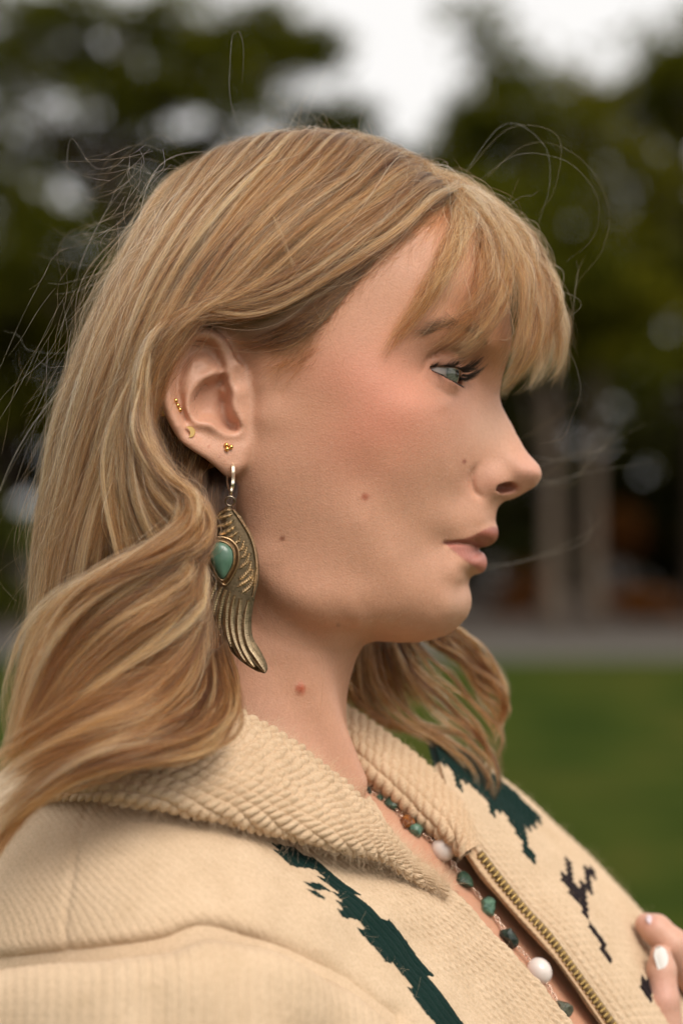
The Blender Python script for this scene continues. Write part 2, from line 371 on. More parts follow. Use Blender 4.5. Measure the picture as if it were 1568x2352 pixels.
INN = [  # inner points: picture x, y, half width of the head there (mm)
 (1100,650,39),(1050,600,49),(1000,660,56.5),(950,600,58),(900,700,62),(1040,720,49),(1100,730,38),(1000,740,55.5),(1060,765,46.5),(1105,785,33),(1140,800,21),(1020,792,47),(940,770,58.5),
 (900,800,62),(860,880,66.6),(800,900,68),(760,930,67.5),(700,900,68.5),(640,900,68.5),(590,880,68),(590,960,67.5),(620,1000,67),(700,1000,67),(580,1050,64.5),(600,1120,63),(590,1200,58),
 (950,830,54.5),(965,845,50.5),(940,880,57),(985,905,50.5),(950,930,59.2),(1000,940,49.5),(1030,925,42),(1040,960,38),(1060,905,29),(1075,880,21),(1095,850,17.5),(1120,860,13),(1080,830,20),(1062,815,30),
 (1085,920,20),(1110,910,13.5),(1100,960,17.5),(1130,960,11.5),(1150,990,10),(1120,1000,14.5),(1080,1000,24),(1165,1025,10.5),(1140,1040,13),(1100,1045,18.5),(1070,1060,25.5),(1190,1050,10),(1200,1085,11),
 (1070,1100,22),(1082,1120,19.5),(1060,1140,23.5),(1100,1150,16.5),(1130,1150,11),(1040,1090,33),(1010,1050,44),(1040,1180,29),(1080,1180,21),(1110,1190,15.5),
 (960,1030,55.2),(900,1000,62.8),(900,1080,59.8),(830,1000,66),(960,1120,49.5),(1000,1130,40.5),(1000,1200,37),(960,1210,43.5),(900,1180,54),(830,1100,61.6),(760,1100,63.6),(700,1120,63.5),(650,1150,62.5),
 (1020,1215,31.5),(1055,1215,25),(1090,1212,18.5),(1112,1212,14.2),(1110,1232,14.2),(1080,1240,19),(1050,1244,22.8),(1024,1246,26.5),(1000,1247,32.5),(1100,1285,11.8),(1075,1275,17.4),(1050,1264,21.5),(1090,1300,14.5),(1065,1300,20.5),(1040,1285,25),
 (1000,1290,33.5),(950,1280,43.5),(1060,1330,20.5),(1030,1340,27),(1050,1380,21.5),(1040,1410,22),(1000,1400,31),(1000,1440,22.5),(950,1400,38.5),(950,1450,23.5),(900,1380,47),(880,1430,39),(840,1400,50),(830,1445,39),
 (900,1280,52.5),(830,1200,60),(830,1320,55),(760,1220,60),(760,1330,57.2),(770,1400,54),(760,1445,44),(700,1250,58.5),(700,1340,57.2),(700,1410,53),(640,1240,58),(630,1310,56),(620,1380,50),(560,1240,53),(540,1310,47),
 (700,800,71),(600,800,70.5),(800,760,68),(800,600,65),(700,650,72),(600,650,72),(700,500,60),(800,470,52),(880,480,49),(600,500,59),(500,560,61),(420,600,54),(500,700,68),(420,750,62),(350,750,50),(350,880,47),
 (420,860,53),(450,800,60),(480,840,57),(540,870,58),(500,930,55),(540,960,57),(460,980,54),(520,1020,58),(430,1000,50),(480,1080,50),(530,1100,56),(700,400,40),(800,400,33),(600,410,41),(950,470,43),(500,440,42),(400,520,38),(330,640,36),(1000,500,47),(950,530,54)]
CH = 6.0
def h_of(w): return np.sqrt(np.asarray(w, float) ** 2 + CH * CH) - CH
sil = np.array(SIL, float); sp = P(sil[:, 0], sil[:, 1], 0)[:, [0, 2]]
tgt = np.roll(sp, -1, 0) - np.roll(sp, 1, 0); nrm = np.stack([-tgt[:, 1], tgt[:, 0]], 1); nrm /= np.linalg.norm(nrm, axis=1, keepdims=True)   # outward or inward
cen = sp.mean(0)
area = .5 * np.sum(sp[:, 0] * np.roll(sp[:, 1], -1) - np.roll(sp[:, 0], -1) * sp[:, 1])
if area > 0: nrm = -nrm          # make it point outward
xy = [sp]; hv = [np.zeros(len(sp))]; lam = [np.zeros(len(sp))]
din = 2.2
q = sp - nrm * din; ok = poly_sdf(sp, q) < -din * .8
xy.append(q[ok]); hv.append(h_of(np.sqrt(2 * sil[ok, 2] * din))); lam.append(np.where(sil[ok, 2] > 35, 30., .6))
q = sp + nrm * 5; ok = poly_sdf(sp, q) > 4
xy.append(q[ok]); hv.append(-np.sqrt(sil[ok, 2]) * 1.1); lam.append(np.full(ok.sum(), 3.))
inn = np.array(INN, float); ip = P(inn[:, 0], inn[:, 1], -inn[:, 2])[:, [0, 2]]
xy.append(ip); hv.append(h_of(inn[:, 2])); lam.append(np.full(len(ip), 11.0))
XY = np.vstack(xy); HV = np.concatenate(hv); LM = np.concatenate(lam)
head_fit = tps_fit(XY, HV, LM)

def steps(*seg):
    out = [seg[0]]
    for end, st in seg[1:]:
        n = max(1, int(round((end - out[-1]) / st))); out += list(np.linspace(out[-1], end, n + 1)[1:])
    return np.array(out)
gx = steps(-108., (-82, 2.), (92, .8), (128, 1.6))
gy = steps(-97., (-8, .8), (10, 1.0), (84, 2.5))
gz = steps(-242., (-64, 2.), (62, .8), (178, 1.6))
X2, Z2 = np.meshgrid(gx, gz, indexing='ij'); Q2 = np.stack([X2.ravel(), Z2.ravel()], 1)
h2 = tps_eval(head_fit, Q2)
# fine relief drawn on the side of the face
def groove(line, yy, amp, wid, taper=True):
    global h2
    l = np.array([P(a, b, -yy)[[0, 2]] for a, b in line]); d, t = line_dist(catmull(l, 40), Q2)
    f = np.exp(-(d / wid) ** 2) * (np.sin(np.clip(t, .02, .98) * np.pi) ** .6 if taper else 1)
    h2 = h2 + amp * f * (h2 > 0)
groove([(1021,1247.5),(1032,1247.5),(1056,1247),(1080,1250),(1098,1257)], 22, -2.6, .8, False)         # line of the mouth
groove([(1018,1246),(1023,1251),(1027,1260)], 26, -.35, 2.0)                                   # corner of the mouth
groove([(1034,1257),(1060,1268),(1085,1283),(1106,1300)], 20, .45, 3.0)                        # lower lip
groove([(1040,1240),(1075,1234),(1105,1226),(1135,1222)], 18, .7, 2.4)                        # upper lip
groove([(1092,1072),(1084,1090),(1083,1112),(1092,1132),(1108,1143)], 18, -1.9, 1.7)          # groove behind the wing of the nose
groove([(1074,1112),(1056,1142),(1038,1175)], 26, -.25, 4.0)                                   # nasolabial
groove([(1052,902),(1040,930),(1022,950),(990,965)], 38, -.5, 3.0)                            # tear trough
for k, ln in enumerate([[(968,876),(1000,892),(1030,908),(1048,925)], [(975,888),(1005,904),(1032,921)], [(985,900),(1010,914),(1030,928)], [(957,850),(972,858)], [(955,858),(970,864)]]):
    groove(ln, 47, -.22, .55)
groove([(978,830),(1005,812),(1030,803),(1052,806),(1064,822)], 42, -2.2, 1.1)                     # fold of the upper lid
G2 = np.where(h2 > 0, h2 * h2 + 2 * CH * h2, 2 * CH * h2).reshape(X2.shape)
Gx, Gz = np.gradient(G2, gx, gz)
Yg = gy[None, :, None].astype(np.float32)
den = np.sqrt((Gx ** 2 + Gz ** 2)[:, None, :].astype(np.float32) + 4 * Yg * Yg + 60.)
FH = ((Yg * Yg - G2[:, None, :].astype(np.float32)) / den).astype(np.float32)
Xg = gx[:, None, None].astype(np.float32); Zg = gz[None, None, :].astype(np.float32)
def ell(c, r, rot=0.0, sl=None):
    dx, dy, dz = Xg - c[0], Yg - c[1], Zg - c[2]
    if rot: ca, sa = math.cos(rot), math.sin(rot); dx, dz = dx * ca + dz * sa, -dx * sa + dz * ca
    k0 = np.sqrt((dx / r[0]) ** 2 + (dy / r[1]) ** 2 + (dz / r[2]) ** 2); k1 = np.sqrt((dx / r[0] ** 2) ** 2 + (dy / r[1] ** 2) ** 2 + (dz / r[2] ** 2) ** 2)
    return (k0 * (k0 - 1) / (k1 + 1e-6)).astype(np.float32)
def caps(a, b, ra, rb):
    a = np.asarray(a, float); b = np.asarray(b, float); e = b - a; L2 = e @ e
    t = np.clip(((Xg - a[0]) * e[0] + (Yg - a[1]) * e[1] + (Zg - a[2]) * e[2]) / L2, 0, 1)
    return (np.sqrt((Xg - a[0] - t * e[0]) ** 2 + (Yg - a[1] - t * e[1]) ** 2 + (Zg - a[2] - t * e[2]) ** 2) - (ra + (rb - ra) * t)).astype(np.float32)
# wings of the nose and the nostrils, on both sides
for s in (-1, 1):
    FH = smin(FH, ell(P(1116,1101,0) + [0, s * 9.7, 0], (8.8, 6.2, 6.5), -.25), 5.0)
for s in (-1, 1):
    c = P(1157,1120,-9); c[1] = s * 8.8
    FH = smax(FH, -ell(c, (7.7, 6.0, 2.55), -.08), 1.0)
    c2 = P(1150,1108,-8); c2[1] = s * 6.6
    FH = smax(FH, -ell(c2, (5.2, 3.2, 4.0), -.3), 1.2)
# eyes: lids as shells on the ball, opened between two planes through the corners
EYE = P(990, 858, -31.0); EYE_R = 12.0
GAZE = np.array([.86, -.51, -.03]); GAZE /= np.linalg.norm(GAZE)
for s in (-1, 1):
    m = np.array([1, -s, 1.])       # s=-1 is the near eye
    E = EYE * m
    ball = (np.sqrt((Xg - E[0]) ** 2 + (Yg - E[1]) ** 2 + (Zg - E[2]) ** 2)).astype(np.float32)
    FH = smin(FH, ball - 13.3, 3.0)
    oc, ic = P(981, 845, -43) * m, P(1046, 884, -17) * m; up, lo = P(1058, 849, -36) * m, P(1046, 880, -35) * m
    def pl(a, b, c, inside):
        nn = np.cross(b - a, c - a); nn /= np.linalg.norm(nn)
        if (inside - a) @ nn < 0: nn = -nn
        return -((Xg - a[0]) * nn[0] + (Yg - a[1]) * nn[1] + (Zg - a[2]) * nn[2])
    mid = .5 * (up + lo)
    ap = smax(pl(oc, ic, up, mid), pl(oc, ic, lo, mid), .6); ap = np.maximum(ap, ball - 15.2).astype(np.float32)
    FH = smax(FH, -ap, .7)
def carve(line, yy, amp, wid):          # fine creases cut after the lids and wings are joined, near side
    l = catmull(np.array([P(a, b, -yy)[[0, 2]] for a, b in line]), 40); bx_c = (gx > l[:, 0].min() - 6) & (gx < l[:, 0].max() + 6); bz_c = (gz > l[:, 1].min() - 6) & (gz < l[:, 1].max() + 6)
    cx_, cz_ = np.meshgrid(gx[bx_c], gz[bz_c], indexing='ij'); d, t = line_dist(l, np.stack([cx_.ravel(), cz_.ravel()], 1))
    f = (amp * np.exp(-(d / wid) ** 2) * np.sin(np.clip(t, .03, .97) * np.pi) ** .5).reshape(cx_.shape)
    ny_ = int(np.searchsorted(gy, -6)); FH[np.ix_(bx_c, np.arange(ny_), bz_c)] += f[:, None, :].astype(np.float32)
carve([(972,842),(986,824),(1008,808),(1034,801),(1053,806),(1066,824)], 43, 1.6, 1.15)
carve([(972,868),(1000,890),(1030,905),(1050,906)], 46, .5, 1.3)
carve([(966,850),(978,846)], 48, .4, .6); carve([(964,856),(977,852)], 48, .35, .6)
carve([(1100,1064),(1087,1084),(1082,1108),(1090,1131),(1108,1143)], 19, .6, 1.3)
# ear
EAR_OUT = [(541,824),(532,803),(519,780),(504.6,765),(483,752),(453,748.5),(424,756),(398,772),(376,800),(365.4,829),(362.5,858),(363.5,886),(368,922),(376.4,950),(389,977),(404,1001),(420,1019.5),(450,1041),(473.5,1056),(495.4,1074),(510,1088),(523,1094.5),(541,1092),(556,1080),(566,1067),(572,1040),(580,1000),(580,940),(575,880),(560,845)]
def eb(px): return 67.5 + 15.0 * np.clip((552 - np.asarray(px, float)) / 185, 0, 1.1)
EAR = []
def el(pts, dw, fx=None):
    pts = np.array(pts, float); n = max(2, int(np.sum(np.linalg.norm(np.diff(pts, axis=0), axis=1)) / 6.5))
    for a, b in catmull(pts, n): EAR.append((a, b, float(eb(a)) + dw))
el([(541,835),(527,805),(512,784),(490,767),(455,763),(425,771),(400,790),(383,815),(379,850),(379,885),(384,925),(394,957),(408,985)], 2.0)     # helix crest
el([(536,830),(521,796),(505,773),(484,758),(453,755),(424,763),(397,780),(377,808),(369,840),(368,880),(373,922),(383,955),(398,985),(415,1008)], .6)
el([(520,860),(518,835),(510,808),(499,790),(483,779),(459,777),(434,782),(410,802),(401,822),(396,849),(396,886),(399,917),(408,950),(420,974)], .4)     # inner lip of helix
el([(507,850),(503,825),(495,805),(482,789),(460,787),(440,793),(418,811),(408,830),(403,852),(403,884),(406,912),(415,944),(426,966)], -4.2)     # foot of helix
el([(492,824),(485,812)], -5.6)                                                        # triangular hollow
el([(498,843),(482,850),(462,862),(442,882),(431,905),(427,930),(431,952),(443,968)], .6)                   # antihelix
el([(446,832),(434,852),(425,872)], -1.0); el([(466,826),(452,846)], -1.6); el([(415,870),(413,900)], -2.6)
el([(510,853),(484.5,866),(465,874),(447,893),(437,913),(434.5,937),(442,958),(457,966.6),(482,967.5),(496,977),(507,988),(526,996),(546,994),(554,980)], .9)    # edge of the bowl
el([(511,862),(488,877),(472,883),(456,900),(447,916),(446,936),(453,952),(464,957),(485,958),(501,968),(512,978),(526,985),(540,984),(543,973)], -5.5)    # foot of its wall
el([(505,880),(480,897),(462,920),(464,942),(490,948)], -8.2); el([(505,900),(490,925),(512,952),(528,972)], -9.0); el([(518,922),(517,940)], -9.5); el([(515,890),(512,875)], -7.5)
el([(506,898),(515,880),(516,866)], -3.8)                                                       # root of helix
el([(538,975),(532,962),(527,948),(524,931),(524,914),(522,900)], -4.6); el([(532,942),(530,930),(530,916)], .6); el([(552,975),(547,960),(541,945),(539,930),(540,914),(536,900)], 2.4)   # tragus
el([(556,955),(552,930),(556,905)], 1.6); el([(530,895),(526,880),(525,860)], .8); el([(541,880),(545,850)], .4)
el([(470,985),(490,996),(520,1008),(550,1008)], .5); el([(440,1000),(470,1022),(500,1042),(520,1060),(540,1070)], 1.4); el([(520,1030),(545,1035),(560,1030)], 1.0)
el([(432,985),(452,996)], -.6); el([(533,1062),(530,1078)], .7); el([(568,1000),(568,960),(570,900)], -.8); el([(505,1080),(525,1088),(545,1085)], -.4)
ear = np.array(EAR); ep = P(ear[:, 0], ear[:, 1], -ear[:, 2])[:, [0, 2]]
ear_fit = tps_fit(ep, ear[:, 2], np.full(len(ep), 3.0))
eo = np.array([P(a, b, -float(eb(a)))[[0, 2]] for a, b in catmull(EAR_OUT + EAR_OUT[:1], 120)[:-1]])
bx = (gx > eo[:, 0].min() - 6) & (gx < eo[:, 0].max() + 6); bz = (gz > eo[:, 1].min() - 6) & (gz < eo[:, 1].max() + 6)
ex, ez = np.meshgrid(gx[bx], gz[bz], indexing='ij'); eq = np.stack([ex.ravel(), ez.ravel()], 1)
yw = tps_eval(ear_fit, eq).reshape(ex.shape); do = poly_sdf(eo, eq).reshape(ex.shape)
dwx, dwz = np.gradient(yw, gx[bx], gz[bz]); sl = np.sqrt(1 + dwx ** 2 + dwz ** 2)
pxe = eq[:, 0].reshape(ex.shape) / ((DC * 1000 - 76) * KP) + 784
thick = 4.2 + 14 * np.clip((pxe - 470) / 70, 0, 1)
for s in (-1, 1):
    ys = Yg if s < 0 else -Yg
    fr = ((-yw)[:, None, :] - ys) / sl[:, None, :]
    fe = smax(np.broadcast_to(do[:, None, :], fr.shape), fr, 2.6); fe = smax(fe, ys - (-yw + thick)[:, None, :], 2.0)
    sub = FH[np.ix_(bx, np.ones(len(gy), bool), bz)]
    # clear the head out of the bowl of the ear, then join
    bowl = smax(np.broadcast_to((do + 5.0)[:, None, :], fr.shape), -(fr), 1.0)
    pit = np.where((pxe < 549)[:, None, :], np.maximum(sub, -(np.maximum(do[:, None, :] + 1.5, -fr - .0))), sub)
    FH[np.ix_(bx, np.ones(len(gy), bool), bz)] = smin(pit, fe, 3.4).astype(np.float32)
# neck, muscle of the neck, collar bones, chest
zz = Zg
def zi(pyv): return (1176 - np.asarray(pyv, float)) * KP * DC * 1000
lev = np.array([1250,1380,1470,1521,1552,1585,1640,1680,1750,1810,1880,2000]); fro = np.array([850,850,832,815.6,805.4,797.7,794,799,814,828,850,880]); bak = np.array([380,380,375,372,368,360,352,340,320,290,250,180])
zl = zi(lev)[::-1]; fx_ = ((fro - 784) * KP * DC * 1000)[::-1]; bx_ = ((bak - 784) * KP * DC * 1000)[::-1]
fz = np.interp(gz, zl, fx_); bzk = np.interp(gz, zl, bx_)
ker = np.exp(-np.linspace(-2, 2, 9) ** 2); ker /= ker.sum()
fz = np.convolve(np.pad(fz, 4, 'edge'), ker, 'valid'); bzk = np.convolve(np.pad(bzk, 4, 'edge'), ker, 'valid')
cxn = (.5 * (fz + bzk))[None, None, :]; axn = (.5 * (fz - bzk))[None, None, :]
ayn = np.interp(gz, zl, np.array([44,43.5,43.5,43.5,44,44.5,46,48,53,60,72,95.])[::-1])[None, None, :]
dxn = (Xg - cxn) / axn; dyn = Yg / ayn
FN = ((np.sqrt(np.abs(dxn) ** 2.0 + np.abs(dyn) ** 2.0) - 1) * np.minimum(axn, ayn)).astype(np.float32)
FN = smax(FN, np.broadcast_to(Zg - zi(1330), FN.shape), 34).astype(np.float32)
FH = smin(FH, FN, 10.0)
FH = smin(FH, caps(P(590,1330,-34), P(805,1800,-20), 9, 7), 10)            # long muscle of the neck
chn = np.array([.70, -.34, .62]); chn /= np.linalg.norm(chn)
FC = caps(P(1010, 1925, 6) - chn * 72, P(1425, 2410, 6) - chn * 90, 72, 90)
FH = smin(FH, FC, 14)
# close the surface at the box
pad = np.maximum(np.maximum(np.abs(Xg - .5 * (gx[0] + gx[-1])) - .5 * (gx[-1] - gx[0]) + 2.5, np.abs(Yg - .5 * (gy[0] + gy[-1])) - .5 * (gy[-1] - gy[0]) + 3), np.abs(Zg - .5 * (gz[0] + gz[-1])) - .5 * (gz[-1] - gz[0]) + 3)
FH = np.maximum(FH, pad).astype(np.float32)
head_field = Field(FH, gx, gy, gz)
HVt, HF = surface_nets(FH, gx, gy, gz)
for _ in range(2):                                   # settle the vertices on the surface
    f = head_field(HVt); g = np.stack([head_field(HVt + np.eye(3)[a] * .6) - head_field(HVt - np.eye(3)[a] * .6) for a in range(3)], 1) / 1.2
    HVt = HVt - np.clip(f / ((g * g).sum(1) + .05), -.5, .5)[:, None] * g
def relax(V, F, n, k=.5):
    e = np.concatenate([F[:, [0, 1]], F[:, [1, 2]], F[:, [2, 3]], F[:, [3, 0]]]); e = np.concatenate([e, e[:, ::-1]])
    deg = np.bincount(e[:, 0], minlength=len(V))[:, None]
    for i in range(n):
        for kk in (k, -k * 1.04):
            m = np.stack([np.bincount(e[:, 0], V[e[:, 1], a], len(V)) for a in range(3)], 1) / deg; V = V + kk * (m - V)
    return V
HVt = relax(HVt, HF, 3)
print('head', len(HVt), len(HF), round(time.time() - T0, 1))
# ------------------------------------------------------------------ skin, eyes, brows, lashes
def gauss(px, py, cx, cy, sx, sy, rot=0.0):
    a, b = px - cx, py - cy
    if rot: c, s = math.cos(rot), math.sin(rot); a, b = a * c + b * s, -a * s + b * c
    return np.exp(-(a / sx) ** 2 - (b / sy) ** 2)
def lerp3(c, t, k): return c + (np.array(t) - c) * np.clip(k, 0, 1)[:, None]
hpx, hpy = toP(HVt); pq = np.stack([hpx, hpy], 1)
LIPU = [(1020,1246),(1040,1241),(1062,1237.7),(1080,1232),(1093,1227),(1111,1216),(1128.8,1209),(1138,1210),(1175,1205),(1175,1262),(1120,1262),(1098,1258.5),(1080,1251.5),(1056,1248)]
LIPL = [(1020,1246.5),(1056,1248.5),(1080,1252),(1098,1259),(1150,1262),(1150,1322),(1110,1322),(1102,1313),(1085,1300),(1062,1283),(1039,1264)]
front = (hpx > 1000) & (hpy > 1190) & (hpy < 1340)
near = np.clip((20 - HVt[:, 1]) / 20, 0, 1)
sc_ = np.tile(np.array([.545, .285, .182]), (len(HVt), 1))
def nz3(v, s, seed):
    r = np.random.default_rng(seed); o = 0
    for k in range(6):
        d = r.normal(size=3); d /= np.linalg.norm(d); o = o + np.sin((v @ d) * s * (0.7 + .25 * k) + r.uniform(0, 6.28))
    return o / 6
sc_ *= (1 + .05 * nz3(HVt, .25, 3) + .035 * nz3(HVt, .9, 4) + .03 * nz3(HVt, 2.6, 5))[:, None]
sc_ = lerp3(sc_, (.60, .23, .15), .5 * gauss(hpx, hpy, 920, 880, 200, 120, .35) + .62 * gauss(hpx, hpy, 840, 1000, 130, 110) + .25 * gauss(hpx, hpy, 760, 860, 90, 60))
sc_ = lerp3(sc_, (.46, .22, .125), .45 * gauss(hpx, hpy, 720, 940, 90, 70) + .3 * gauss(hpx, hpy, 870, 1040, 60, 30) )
sc_ = lerp3(sc_, (.60, .31, .24), .45 * gauss(hpx, hpy, 1215, 1075, 40, 45) + .3 * gauss(hpx, hpy, 1110, 1110, 40, 35))
sc_ = lerp3(sc_, (.60, .28, .19), .5 * gauss(hpx, hpy, 1150, 1112, 40, 12))
sc_ = lerp3(sc_, (.57, .37, .27), .5 * gauss(hpx, hpy, 1130, 980, 60, 60) + .3 * gauss(hpx, hpy, 1060, 1390, 40, 40))
sc_ = lerp3(sc_, (.38, .20, .135), .62 * gauss(hpx, hpy, 1025, 812, 75, 30, -.05) + .5 * gauss(hpx, hpy, 1015, 905, 45, 22, .5) + .3 * gauss(hpx, hpy, 1090, 870, 30, 40))  # shade of the eye socket and lids painted into the skin tone
earm = np.zeros(len(HVt)); _e = (hpx < 590) & (hpy > 735) & (hpy < 1105) & (HVt[:, 1] < -40); earm[_e] = np.clip(.8 - poly_sdf(EAR_OUT, pq[_e]) / 6., 0, 1)
sc_ = lerp3(sc_, (.60, .33, .225), .6 * earm); sc_ = lerp3(sc_, (.50, .24, .17), earm * .12 * gauss(hpx, hpy, 500, 930, 50, 70))
for (mx, my, r, k, colr) in [(838,1141,9,.9,(.36,.11,.06)),(849,1140,5,.3,(.45,.2,.13)),(648,1237,6.5,.95,(.25,.09,.05)),(1066,1060,5,.95,(.28,.09,.06)),(776,1436,5,.6,(.25,.12,.08)),(690,1581,12,.95,(.42,.10,.05)),(697,1586,6,.6,(.48,.15,.09)),
        (824,1253,5,.45,(.5,.25,.17)),(883,1129,4,.5,(.5,.24,.17)),(790,690,7,.5,(.45,.2,.13)),(980,2008,0.1,0,(0,0,0)),(1104,2210,5,.0,(0,0,0)),(1047,2051,6,.8,(.35,.15,.1)),(480,1025,3.2,.7,(.45,.16,.1)),(506,1044,2.6,.6,(.38,.15,.1)),(504,1051,2.4,.6,(.38,.15,.1)),(686,1254,4,.35,(.5,.25,.17)),(733,1165,4,.25,(.5,.25,.17))]:
    d2 = ((hpx - mx) ** 2 + (hpy - my) ** 2) / r ** 2
    sc_ = lerp3(sc_, colr, k * np.exp(-d2 ** 2) * near)
mm = np.abs(hpx - 690) < 30
HVt[:, 1] -= 1.2 * np.exp(-(((hpx - 690) ** 2 + (hpy - 1581) ** 2) / 10 ** 2)) * near
lu = np.zeros(len(HVt)); ll = np.zeros(len(HVt))
lu[front] = np.clip(.5 - poly_sdf(LIPU, pq[front]) / 4., 0, 1); ll[front] = np.clip(.5 - poly_sdf(LIPL, pq[front]) / 4., 0, 1)
sc_ = lerp3(sc_, (.33, .108, .075), lu * .92); sc_ = lerp3(sc_, (.42, .150, .115), ll * .9)
sc_ = lerp3(sc_, (.16, .05, .04), gauss(hpx, hpy, 1022, 1246, 9, 4) * .7)
def lid_edge(up):
    ts = np.linspace(0.02, .9, 60); oc, ic = P(981, 845, -43), P(1046, 884, -17); u = P(1058, 849, -36) if up else P(1046, 880, -35)
    nn = np.cross(ic - oc, u - oc); nn /= np.linalg.norm(nn); d0 = (oc - EYE) @ nn; c = EYE + nn * d0; rr = math.sqrt(13.5 ** 2 - d0 ** 2)
    a = oc - c; a /= np.linalg.norm(a); b = np.cross(nn, a)
    if (u - c) @ b < 0: b = -b
    e = ic - c; am = math.atan2(e @ b, e @ a); am = am if am > 0 else am + 2 * math.pi
    an = ts * am; return c + rr * (np.cos(an)[:, None] * a + np.sin(an)[:, None] * b)
_q = (hpx > 960) & (hpx < 1075) & (hpy > 800) & (hpy < 910) & (HVt[:, 1] < 0); _vi = np.nonzero(_q)[0]
for _up, _k, _w in ((True, .85, 1.0), (False, .5, .7)):
    _d = np.min(np.linalg.norm(HVt[_vi][:, None] - lid_edge(_up)[None][:, :60 if _up else 36], axis=2), 1); _m = np.zeros(len(HVt)); _m[_vi] = np.exp(-(_d / _w) ** 2) * _k
    sc_ = lerp3(sc_, (.06, .03, .022) if _up else (.30, .13, .10), _m)
lipm = np.maximum(lu, ll)
nost = np.clip(1.4 - (((hpx - 1156) / 40) ** 2 + ((hpy - 1120) / 15) ** 2), 0, 1) * (np.abs(HVt[:, 1]) < 8.5)
sc_ = lerp3(sc_, (.30, .10, .065), nost * .8)
# scalp under the hair
HAIRLINE = [(1065,440),(1040,470),(985,500),(915,545),(850,600),(790,660),(735,720),(715,780),(690,818),(620,812),(560,790),(520,745),(440,738),(370,780),(355,900),(380,980),(440,1040),(500,1110),(545,1180),(560,1300),(520,1420),(460,1560),(300,1560),(200,900),(200,200),(1065,200)]
hd = poly_sdf(HAIRLINE, pq); scalp = np.clip(.5 - (hd + 14 * nz3(HVt, .5, 9)) / 36, 0, 1) * (1 - earm)
sc_ = lerp3(sc_, (.24, .14, .075), scalp * .85)
skinT = NT('skin')
pos = skinT.n('ShaderNodeTexCoord').outputs['Object']
n1 = skinT.noise(1500, 3, .6, pos); n2 = skinT.noise(420, 3, .5, pos)
vor = skinT.n('ShaderNodeTexVoronoi'); vor.inputs['Scale'].default_value = 1100; skinT.l(pos, vor.inputs['Vector'])
ca = skinT.attr('tone'); n3 = skinT.noise(760, 5, .75, pos)
mot = skinT.ramp(n3.outputs[0], [(.25, (.90, .86, .83, 1)), (.5, (1, 1, 1, 1)), (.78, (1.07, 1.06, 1.06, 1))])
colr = skinT.mix(1.0, ca.outputs['Color'], mot, 'MULTIPLY')
hsum = skinT.math('ADD', skinT.math('MULTIPLY', n1.outputs[0], .6), skinT.math('ADD', skinT.math('MULTIPLY', vor.outputs['Distance'], .6), skinT.math('MULTIPLY', n2.outputs[0], .25)))
lipa = skinT.attr('lip')
rgh = skinT.math('ADD', skinT.math('MULTIPLY', n2.outputs[0], .16), skinT.math('SUBTRACT', .37, skinT.math('MULTIPLY', lipa.outputs['Fac'], .08)))
sk = skinT.bsdf(Base_Color=colr, Roughness=rgh, Subsurface_Weight=.16, Subsurface_Radius=(1.0, .36, .2), Subsurface_Scale=.0032, Specular_IOR_Level=.42)
wv = skinT.n('ShaderNodeTexNoise'); mp = skinT.n('ShaderNodeMapping'); skinT.l(pos, mp.inputs[0]); mp.inputs['Scale'].default_value = (1500, 1500, 160); mp.inputs['Rotation'].default_value = (0, .5, 0)
skinT.l(mp.outputs[0], wv.inputs['Vector']); wv.inputs['Scale'].default_value = 1.0; wv.inputs['Detail'].default_value = 1.0
hl = skinT.math('MULTIPLY', skinT.math('MULTIPLY', wv.outputs[0], lipa.outputs['Fac']), 2.2)
skinT.l(skinT.bump(skinT.math('ADD', hsum, hl), .34, .0004), sk.inputs['Normal'])
SKIN = skinT.m
person = empty('person', (0, .02, 0))
tag(person, 'young woman in profile with blonde windblown hair and fringe, looking to the right', 'person')
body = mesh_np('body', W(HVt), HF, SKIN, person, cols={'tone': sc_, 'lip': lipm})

# eyeballs: cap along the gaze axis, with the bulge of the cornea
def eyeball(E, gaze):
    th = np.linspace(0, np.pi, 60); r = np.full(60, EYE_R)
    ci = np.sqrt(np.clip(7.8 ** 2 - (EYE_R * np.sin(th)) ** 2, 0, None))
    a = th; cc = 5.0
    rc = cc * np.cos(a) + np.sqrt(np.clip(7.7 ** 2 - (cc * np.sin(a)) ** 2, 0, None))
    r = np.where(a < .9, np.maximum(EYE_R, rc), EYE_R)
    V, F = lathe(np.stack([r * np.sin(th), r * np.cos(th)], 1), 48)
    ang = np.repeat(th, 48)
    z = np.asarray(gaze, float); x = np.cross([0, 0, 1.], z); x /= np.linalg.norm(x); y = np.cross(z, x)
    Wv = V[:, :1] * x + V[:, 1:2] * y + V[:, 2:] * z + E
    rad = np.sin(ang) * EYE_R; az = np.arctan2(V[:, 1], V[:, 0])
    pup = np.clip((1.35 - rad) / .25 + .5, 0, 1); iri = np.clip((5.7 - rad) / .5 + .5, 0, 1) * (ang < 1.4)
    lim = np.exp(-((rad - 5.6) / .5) ** 2) * (ang < 1.4)
    c = np.tile(np.array([.32, .265, .235]), (len(V), 1)); c = lerp3(c, (.55, .36, .30), np.clip((ang - .75) * 1.1, 0, .6))  # whites darkened in colour for the shadow of the lids
    st = .5 + .5 * np.sin(az * 23 + 2 * np.sin(az * 7))
    ic = np.stack([.115 + .07 * st, .125 + .068 * st, .10 + .055 * st], 1)
    c = c + (ic - c) * iri[:, None]; c = lerp3(c, (.04, .05, .04), lim * .8); c = lerp3(c, (.006, .006, .006), pup * (ang < 1.4))
    return Wv, F, c
et = NT('eye'); eb_ = et.bsdf(Base_Color=et.attr('tone').outputs['Color'], Roughness=.08, Specular_IOR_Level=.6, Coat_Weight=.4, Coat_Roughness=.02)
